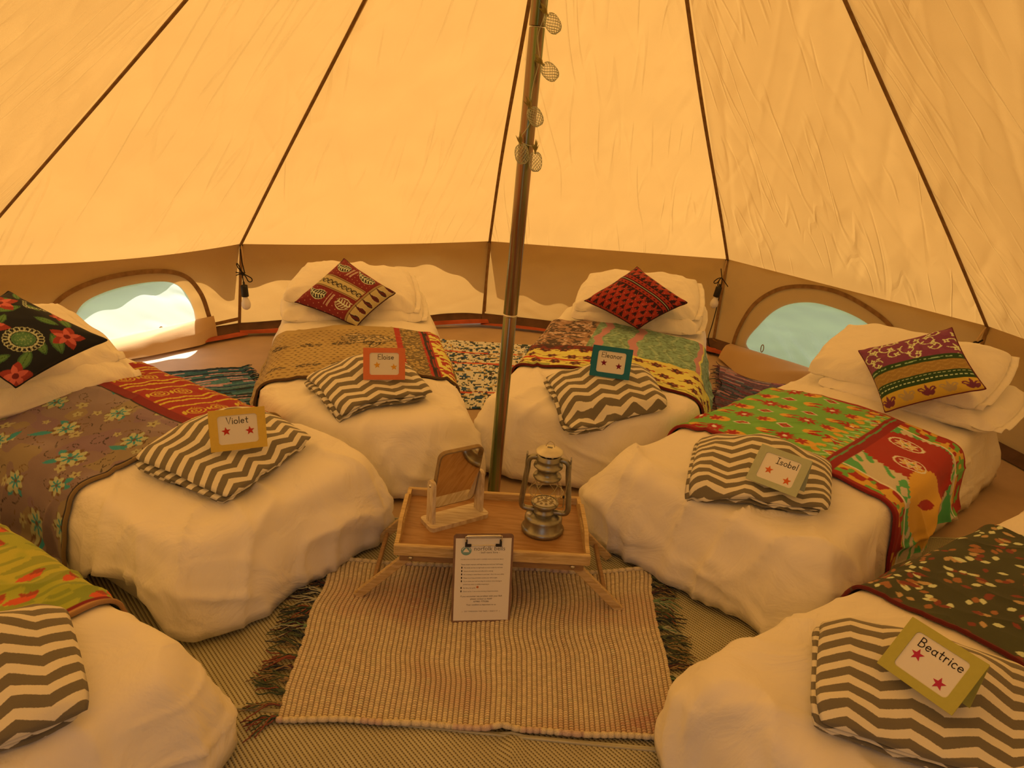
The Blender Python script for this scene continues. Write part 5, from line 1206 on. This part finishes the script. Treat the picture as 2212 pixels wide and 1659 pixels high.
# round emblem: teal disc, pale tent shape and foliage strokes
eo_ = co + cx_ * xx(278) + cy_ * yy(420) + cz_ * .0009; er = .0150
em = mk('emblem', *prism([(er * math.cos(t), er * .92 * math.sin(t)) for t in np.linspace(0, 6.283, 32)[:-1]], 0, .0003, eo_, cx_, cy_, cz_), M['ink_teal'], sh, smooth=False)
sh2 = [prism([(-.009, -.004), (.009, -.004), (.006, .001), (0, .008), (-.006, .001)], .0003, .0006, eo_, cx_, cy_, cz_)] + [prism([(-.0012, 0), (.0012, 0), (.0, .006)], .0003, .0006, eo_ + cx_ * .011 * math.cos(t) + cy_ * .010 * math.sin(t), cx_, cy_, cz_) for t in np.linspace(.2, 2.9, 7)]
mk('tent_mark', *join(sh2), M['paper'], em, smooth=False)
for k_, (x0, sg) in enumerate(((258, 1), (825, -1))):
    o = co + cx_ * xx(x0) + cy_ * yy(355) + cz_ * .001
    mk('clip_foot', *prism([(0, 0), (sg * .017, 0), (sg * .017, .0075), (sg * .006, .0075), (sg * .006, .021), (0, .021)], 0, .004, o, cx_, cy_, cz_), M['black'], clip, smooth=False)
P = spline(np.array([co + cx_ * xx(a) + cy_ * yy(b) + cz_ * c for a, b, c in ((265, 275, .006), (262, 215, .009), (285, 185, .010), (540, 180, .010), (795, 178, .010), (820, 205, .009), (820, 265, .006))]), 40); mk('clip_wire', *tube(P, .0016, 8), M['steel'], clip)
mk('clip_bar', *box(co + cx_ * xx(540) + cy_ * yy(188) + cz_ * .008, (xx(805) - xx(275), .008, .006), basis(cx_, cy_, cz_), .002), M['steel'], clip, smooth=False)
mk('clip_jaw', *box(co + cx_ * xx(540) + cy_ * yy(335) + cz_ * .003, (xx(730) - xx(350), .003, .004), basis(cx_, cy_, cz_), .001), M['steel'], clip, smooth=False)

# ------------------------------------------------------------------ ribbed rug with tassels
RQ = [np.array(q) for q in ((-.555, -1.130), (.425, -1.075), (.418, -.385), (-.612, -.500))]   # front-left, front-right, back-right, back-left
def rug_xy(u, v):
    u = u[..., None]; v = v[..., None]; p = (RQ[0] * (1 - u) + RQ[1] * u) * (1 - v) + (RQ[3] * (1 - u) + RQ[2] * u) * v
    p = p + np.concatenate([.008 * vnoise(v3(v[..., 0] * 5, u[..., 0] * 3, 3))[..., None], (.014 * vnoise(v3(u[..., 0] * 5, v[..., 0] * 2, 1)) + .010 * np.sin(u[..., 0] * 7 + .8))[..., None]], -1)
    return p
def rug_z(u, v): return .0110 + .004 * (1 + vnoise(v3(u * 5, v * 4, 6))) + .012 * np.exp(-((u - .545 - .04 * v) / .028) ** 2) * sstep(.9, .1, v)
NR, NB = 76, 84
u = np.linspace(0, 1, NR * 5 + 1)[:, None]; v = np.linspace(0, 1, NB * 4 + 1)[None, :]; U, V_ = np.broadcast_arrays(u, v)
ri = np.minimum((U * NR).astype(int), NR - 1); fu = U * NR - ri; stag = (ri % 2) * .5; bi = np.floor(V_ * NB + stag).astype(int); fv = V_ * NB + stag - bi
hu = np.sin(math.pi * fu) ** .7; hv = np.abs(np.sin(math.pi * fv)) ** .6
Z = rug_z(U, V_) + .0048 * hu * (.35 + .65 * hv)
rid = RNG.rand(NR + 1, NB + 2)[ri, np.clip(bi, 0, NB + 1)]; cream, crim, dk = alb(212, 146, 80), alb(112, 24, 9), alb(76, 26, 9)
blot = sstep(.1, .6, fbm(v3(U * 4, V_ * 4, 2), 2, 4)) * .35 + .55 * np.exp(-((U - .93) / .08) ** 2 - ((V_ - .10) / .12) ** 2) + .3 * np.exp(-((U - .28) / .1) ** 2 - ((V_ - .72) / .15) ** 2)
colr = cream * (.86 + .2 * rid)[..., None]; mixr = np.clip(blot * (.4 + .9 * rid), 0, .8)[..., None]; colr = colr * (1 - mixr) + alb(178, 100, 56) * mixr
ribw = (.35 + .65 * RNG.rand(NR + 1))[ri]; gap = np.clip((1 - hv * 1.35) * 1.6, 0, 1) * (fu > .06) * (fu < .94) * np.where(ri % 2 == 0, 1.0, .7) * (.25 + .95 * ribw); rr2 = RNG.rand(NR + 1, NB + 2)[ri, np.clip(bi, 0, NB + 1)]; gc = np.where((rr2 > .5)[..., None], crim, np.where((rr2 < .12)[..., None], alb(84, 74, 36), dk)); colr = colr * (1 - gap[..., None] * .85) + gc * gap[..., None] * .85
g2 = np.clip(1 - hu * 2.2, 0, 1)[..., None]; colr = colr * (1 - .75 * g2) + dk * .75 * g2
P = np.concatenate([rug_xy(U, V_), Z[..., None]], -1)
rug = thing('tasselled_rug', 'cream ribbed cotton rug with multicoloured tassels under the tray table', 'rug', (*rug_xy(np.array(.5), np.array(.5)), .006))
mk('rug_body', P.reshape(-1, 3), grid_faces(*U.shape), M['rug'], rug, col=colr)
for v0, nm in ((0.0, 'edge_cord'), (1.0, 'edge_cord')):
    n = 520; uu = np.linspace(0, 1, n); p = rug_xy(uu, np.full(n, v0)); b_ = np.abs(np.sin(math.pi * uu * 50 + 1.2 * np.sin(uu * 30))); pts = np.c_[p, rug_z(uu, uu * 0 + v0) + .0045]
    V, Fq = tube(pts, (.0048 + .0028 * b_ ** .4), 8); cc = np.repeat(cream[None] * (.45 + .5 * b_[:, None] ** .35) + (vnoise(v3(uu * 18, 0, 3)) > .35)[:, None] * (alb(196, 122, 74) - cream) * .6, 8, 0)
    mk(nm, V, Fq, M['rug'], rug, col=cc)
TCOL = [alb(92, 74, 34), alb(150, 62, 30), alb(70, 62, 30), alb(120, 110, 54), alb(190, 140, 80), alb(84, 40, 26), alb(60, 46, 30), alb(160, 100, 46)]
TCOL = [c * .72 for c in TCOL]
def tassel(p0, d, seed, n=9, L=.085):
    R_ = np.random.RandomState(seed); d = nrm(np.array([*d, 0])); sd = np.array([-d[1], d[0], 0]); parts, cols = [], []
    main = R_.randint(len(TCOL))
    for i in range(n):
        a = R_.normal(0, .30); b_ = R_.normal(0, .5); l = L * (.65 + .5 * R_.rand()); t = np.linspace(0, 1, 7)[:, None]; off = (R_.rand() - .5) * .012
        q = np.array([*p0, .0150]) + sd * off * (1 - t * .3) + d * l * t + sd * (a * l * t + b_ * l * .35 * t ** 2 + .004 * np.sin(t * 9 + i)) + tez * ((-.004 * t + .010 * np.sin(t * 3.0) * R_.rand()) + .002 * (i % 3))
        q[:, 2] = np.maximum(q[:, 2], .0125); parts.append(tube(q, .0021 * (1 - .3 * t[:, 0]), 5)); cols.append(np.repeat(TCOL[(main + R_.randint(3)) % len(TCOL)][None], 35, 0))
    q = np.array([*p0, .0165]) + d * np.linspace(-.004, .012, 4)[:, None]; parts.append(tube(q, [.004, .006, .006, .004], 6)); cols.append(np.repeat(TCOL[main][None], 24, 0))
    V, Fq = join(parts); mk('tassel', V, Fq, M['rug'], rug, col=np.concatenate(cols))
for i in range(16):
    v0 = .015 + i / 16 * .98; p = rug_xy(np.array(.0), np.array(v0)); dr = (-1, -.20 + .5 * vnoise(np.array([[i * .7, 0, 0]]))[0]); tassel(p, dr, 100 + i, 10)
for i in range(17):
    v0 = .015 + i / 17 * .98; p = rug_xy(np.array(1.0), np.array(v0)); dr = (1, -.30 + .6 * vnoise(np.array([[i * .7, 4, 0]]))[0]); tassel(p, dr, 200 + i, 10, .075)

# ------------------------------------------------------------------ rag rugs between the beds
def rag_rug(quad, nrow, pal, label, seed, mode, ncol=150, fringe=True, hump=0.0):
    Q = [np.array(q, float) for q in quad]; sub = 4
    u = np.linspace(0, 1, ncol)[:, None]; v = np.linspace(0, 1, nrow * sub + 1)[None, :]; U, V_ = np.broadcast_arrays(u, v)
    def xy(U, V_):
        U2 = U[..., None]; V2 = V_[..., None]; p = (Q[0] * (1 - U2) + Q[1] * U2) * (1 - V2) + (Q[3] * (1 - U2) + Q[2] * U2) * V2
        return p + np.stack([.016 * vnoise(v3(V_ * 6, U * 3, seed)), .014 * vnoise(v3(U * 4, V_ * 4, seed + 1))], -1)
    ww = V_ + .010 * vnoise(v3(U * 5, V_ * 9, seed + 3)); ri = np.clip((ww * nrow).astype(int), 0, nrow - 1); f_ = np.clip(ww * nrow - ri, 0, 1)
    R_ = np.random.RandomState(seed); pal = np.array(pal); cid = R_.randint(0, len(pal), nrow); cid2 = R_.randint(0, len(pal), nrow)
    if mode == 'stripe':
        sw = vnoise(v3(U * 9, ri * 3.7, seed)) > .15; c = np.where(sw[..., None], pal[cid2[ri]], pal[cid[ri]]); c = c * (.75 + .35 * (vnoise(v3(U * 60, ri * 1.3, 2)) * .5 + .5))[..., None]
    else:
        n_ = vnoise(v3(U * 42, ri * .83, seed)) + .5 * vnoise(v3(U * 90, ri * 1.7, seed + 2)); pick = (np.floor((vnoise(v3(U * 16, ri * .9, seed + 5)) * .5 + .5) * (len(pal) - 1)).astype(int) % (len(pal) - 1)) + 1
        c = np.where((n_ > .08)[..., None], pal[pick], pal[0])
        for s0 in (.20, .62, .80): c = np.where(((np.abs(V_ - s0) < .012) & (vnoise(v3(U * 8, ri, 3)) > -.3))[..., None], alb(196, 66, 30), c)
    Z = .004 + .006 * np.abs(np.sin(math.pi * f_)) ** .6 * (.7 + .3 * vnoise(v3(U * 40, ri * 2.1, seed))) + .006 * (1 + vnoise(v3(U * 3, V_ * 4, seed + 7))) + hump * np.exp(-((V_ - .55 + .2 * U) / .12) ** 2)
    P = np.concatenate([xy(U, V_), Z[..., None]], -1); cen = P.mean((0, 1))
    o = mk('rag_rug', P.reshape(-1, 3), grid_faces(*U.shape), M['rug'], col=c, loc=(cen[0], cen[1], 0)); tag(o, label, 'rug', 'small rag rugs between the beds')
    if fringe:
        parts, cols = [], []
        for e in (0, 1):
            for i in range(90):
                v0 = (i + .5) / 90; p = xy(np.array([[float(e)]]), np.array([[v0]]))[0, 0]; q2 = xy(np.array([[.5]]), np.array([[v0]]))[0, 0]; d = nrm(np.array([*(p - q2), 0])); sd = np.array([-d[1], d[0], 0])
                l = .02 + .035 * R_.rand(); b_ = R_.normal(0, .5); t = np.linspace(0, 1, 5)[:, None]; q = np.array([*p, .011]) + d * l * t + sd * b_ * l * t ** 2 + tez * (.006 * np.sin(t * 3) - .004 * t)
                parts.append(tube(q, .0022, 4)); cols.append(np.repeat(pal[R_.randint(len(pal))][None] * .9, 20, 0))
        V, Fq = join(parts); fo_ = mk('fringe', V, Fq, M['rug'], o, col=np.concatenate(cols)); fo_['kind'] = 'stuff'
    return o
rag_rug([(-1.46, .50), (-1.16, .68), (-1.58, 1.16), (-1.98, .93)][::1], 44, [alb(42, 44, 34), alb(54, 72, 54), alb(30, 30, 24), alb(76, 92, 66), alb(96, 92, 66), alb(42, 58, 54), alb(180, 110, 80), alb(36, 36, 26)], 'blue green striped rag rug beside the mauve throw', 5, 'stripe')
rag_rug([(-.50, .84), (.06, .92), (.06, 1.97), (-.66, 1.90)], 62, [alb(214, 176, 116), alb(38, 32, 26), alb(52, 56, 46), alb(60, 56, 34), alb(48, 60, 62), alb(186, 120, 50), alb(70, 40, 30)], 'cream and black flecked rag rug behind the pole', 6, 'fleck', ncol=200, fringe=False)
rag_rug([(.80, .72), (1.02, .72), (1.56, 1.50), (1.10, 1.86)], 52, [alb(112, 44, 36), alb(90, 56, 40), alb(150, 100, 66), alb(56, 42, 32), alb(130, 58, 44), alb(72, 66, 50), alb(170, 90, 60), alb(100, 60, 48)], 'red and purple striped rag rug beside the arched window', 7, 'stripe', hump=.02)

# ------------------------------------------------------------------ centre pole
def pole_mat():
    mt, t, o = new_mat('zinc_pole'); b = nd(t, 'BsdfPrincipled'); t.links.new(b.outputs[0], o.inputs[0])
    n = noise_out(t, 1, 3, stretch=(60, 60, .5))
    t.links.new(ramp(t, n, [(.30, (.10, .16, .07)), (.45, (.20, .27, .13)), (.55, (.30, .25, .18)), (.68, (.30, .14, .09))]), b.inputs['Base Color'])
    b.inputs['Metallic'].default_value = .85; b.inputs['Roughness'].default_value = .24
    return mt
M['pole'] = pole_mat()
pb, pt = np.array([-.133, 0, 0.0]), np.array([-.070, 0, 2.80]); pole = thing('centre_pole', 'tall greenish steel tent pole in the middle of the tent', 'pole', pb)
at = lambda z: pb + (pt - pb) * z / 2.8
for z0, z1, r_ in ((.0, .735, .0230), (.738, 1.632, .0242), (1.635, 2.80, .0252)):
    zz = np.array([z0, z0 + .002, z1 - .002, z1]); mk('pole_section', *tube(np.array([at(q) for q in zz]), np.array([r_ - .001, r_, r_, r_ - .001]), 32), M['pole'], pole)
mk('joint_band', *tube(np.array([at(.731), at(.735), at(.740)]), [.0238, .0252, .0250], 32), M['steel'], pole)
mk('foot_cap', *tube(np.array([at(0), at(.02)]), [.029, .027], 24), M['black'], pole)

# ------------------------------------------------------------------ pineapple string lights
sl_ = thing('string_light', 'string of five wire mesh pineapple lights tied down the pole', 'light', at(1.7) + [0, -.03, 0])
M['mesh'] = pbr('mesh_wire', alb(180, 134, 78), .45, metal=.3, spec=.4); M['leafgold'] = pbr('leaf_foil', alb(140, 92, 30), .5, metal=.3); M['wirepale'] = pbr('pale_wire', alb(176, 130, 72), .5)
PN = [((-.050, -.045, 1.642), (-.074, -.045, 1.672), .022), ((-.047, -.045, 1.511), (-.081, -.045, 1.540), .022), ((-.080, -.050, 1.381), (-.098, -.050, 1.410), .022), ((-.113, -.050, 1.269), (-.121, -.050, 1.309), .0215), ((-.069, -.045, 1.249), (-.073, -.045, 1.292), .0205)]
wpts = [at(1.78) + [.020, -.022, 0]]
for i, (c, t_, r_) in enumerate(PN): wpts += [np.array(t_)] + ([at((t_[2] + PN[i + 1][1][2]) / 2) + [.006, -.027, 0]] if i < 3 else [])
mk('light_wire', *tube(spline(np.array(wpts), 120), .0013, 6), M['wirepale'], sl_)
for i, (c, t_, r_) in enumerate(PN):
    c, t_ = np.array(c), np.array(t_); ax = nrm(t_ - c); e1 = nrm(np.cross(ax, (0, 1, .1))); e2 = np.cross(ax, e1); hl = .031
    def sh(a, h_): rr = r_ * max(1e-3, (1 - abs(h_) ** 2.6)) ** .5; return c + ax * h_ * hl + (e1 * math.cos(a) + e2 * math.sin(a)) * rr
    parts = []
    for k2 in range(12):
        for sg in (-1, 1): parts.append(tube(np.array([sh(k2 * 2 * math.pi / 12 + sg * h_ * 1.5, h_) for h_ in np.linspace(-.93, .93, 15)]), .00075, 4, caps=False))
    parts.append(tube(np.array([sh(a, -.93) for a in np.linspace(0, 6.283, 17)[:-1]]), .0011, 5, closed=True))
    lamp = mk('pineapple_lamp', *join(parts), M['mesh'], sl_)
    lv = []
    for k2 in range(7):
        a = k2 * .9; d = nrm(ax * 1.0 + (e1 * math.cos(a) + e2 * math.sin(a)) * (.30 + .3 * (k2 % 2))); s_ = nrm(np.cross(d, ax + .01)); o0 = c + ax * hl * .93; L = .026 + .008 * (k2 % 3); f_ = np.cross(s_, d)
        lv.append(prism([(-.002, 0), (.002, 0), (.0042, L * .4), (0, L), (-.0042, L * .4)], 0, .0006, o0, s_, d, f_))
    mk('leaf_crown', *join(lv), M['leafgold'], lamp, smooth=False)
    mk('lamp_holder', *tube(np.array([c + ax * hl * .75, c + ax * hl * 1.2]), .0035, 8), M['leafgold'], lamp)

# ------------------------------------------------------------------ hanging bulbs on cords, toggles at the wall corners
def hanging_bulb(p, ax, label, loops, tail=None):
    p = np.array(p, float); ax = nrm(ax); e1 = nrm(np.cross(ax, (0, 1, 0))); e2 = np.cross(ax, e1); R = basis(e1, e2, ax)
    root = thing('hanging_bulb', label, 'lamp', p)
    so_ = mk('socket', *lathe([(0, .145), (.006, .145), (.007, .130), (.0115, .127), (.0185, .125), (.0195, .122), (.0205, .062), (.0185, .060), (0, .060)], 24, p, R=R), M['black'], root)
    mk('bulb', *lathe([(.0125, .062), (.0135, .050), (.019, .040), (.0245, .027), (.0262, .014), (.0240, 0.0), (.0175, -.010), (.008, -.0155), (0, -.0165)], 28, p, R=R), M['bulb'], root)
    parts = [tube(spline(np.array([p + R @ np.array(q) for q in l]), 36), .0030, 6) for l in loops]
    mk('cord', *join(parts), M['cord'], root)
    if tail is not None: mk('trailing_cord', *tube(spline(np.array(tail), 40), .0030, 6), M['cord'], root)
    return root
hanging_bulb((-1.695, 1.575, .215), (-.06, 0, 1), 'hanging bulb lamp on a bowed black cord beside the bright arched window', [
    [(0, 0, .14), (.002, 0, .175), (.0, 0, .19)], [(0, 0, .195), (.022, -.004, .222), (.030, -.006, .242), (.022, -.004, .244), (.002, 0, .198)],
    [(0, 0, .195), (-.018, -.004, .182), (-.045, -.006, .165), (-.046, -.006, .148), (-.028, -.004, .146), (-.016, 0, .175), (0, 0, .195)], [(-.016, 0, .197), (.02, -.004, .194), (.040, -.005, .198)], [(-.012, 0, .190), (.02, -.006, .186), (.040, -.005, .180)],
    [(-.010, 0, .19), (.004, -.006, .2), (.008, -.004, .186), (-.004, -.004, .182), (-.010, 0, .196)], [(-.012, .0, .20), (-.004, 0, .27), (-.012, .02, .335)]])
hanging_bulb((1.075, 2.275, .275), (.13, 0, 1), 'hanging bulb lamp tied at the corner between the patchwork bed and the window', [
    [(-.010, 0, .125), (-.006, 0, .165), (.002, 0, .185), (.012, 0, .165), (.012, 0, .13)], [(0, 0, .185), (-.03, -.004, .160), (-.055, -.006, .138)], [(.0, 0, .186), (.022, -.003, .176), (.040, -.004, .152), (.034, -.004, .142), (.018, -.003, .150), (.012, 0, .17)],
    [(0, 0, .186), (.014, .01, .215), (.030, .03, .245)]],
    tail=[(1.105, 2.275, .40), (1.10, 2.28, .28), (1.085, 2.26, .16), (1.07, 2.24, .06), (1.085, 2.17, .012), (1.11, 2.12, .010), (1.06, 2.10, .010)])
for i, d in ((4, 0), (5, 0), (6, 0), (7, 0)):
    c = np.array([*CN[i], HW]); inn = nrm(np.array([-c[0], -c[1], 0])); s_ = np.array([-inn[1], inn[0], 0]); c = c + inn * .018 - tez * .004
    tg = thing('strap_loop', {4: 'tape strap with a black toggle above the bulb by the bright window', 5: 'tape strap with a black toggle at the wall corner behind the pole', 6: 'tape strap with a black toggle above the bulb by the patchwork bed', 7: 'tape strap with a black cord knot above the purple cushion'}[i], 'strap', c)
    if i != 7: mk('toggle', *tube(np.array([c - s_ * .009, c, c + s_ * .009]) + tez * [[0], [-.003], [0]], .0032, 8), M['black'], tg)
    drop = {4: .12, 5: .46, 6: .10, 7: .10}[i]; k0 = c + inn * .015 - tez * drop
    if i == 7: k0 = np.array([2.085, 1.115, .470])
    mk('strap', *tube(spline(np.array([c, (c + k0) / 2 + inn * .006, k0]), 20), .0042, 6), M['tape'] if i == 5 else M['flap'], tg)
    if i == 7:
        mk('cord_knot', *join([tube(spline(np.array([k0 + s_ * a + tez * b for a, b in l]), 16), .0042, 6) for l in ([(0, 0), (.012, .01), (.0, .016), (-.01, .004), (.006, -.01)], [(0, 0), (.018, .022), (.03, .034)], [(0, 0), (-.012, -.02), (-.004, -.036)], [(0, 0), (.012, -.016), (.022, -.02)])]), M['cord'], tg)
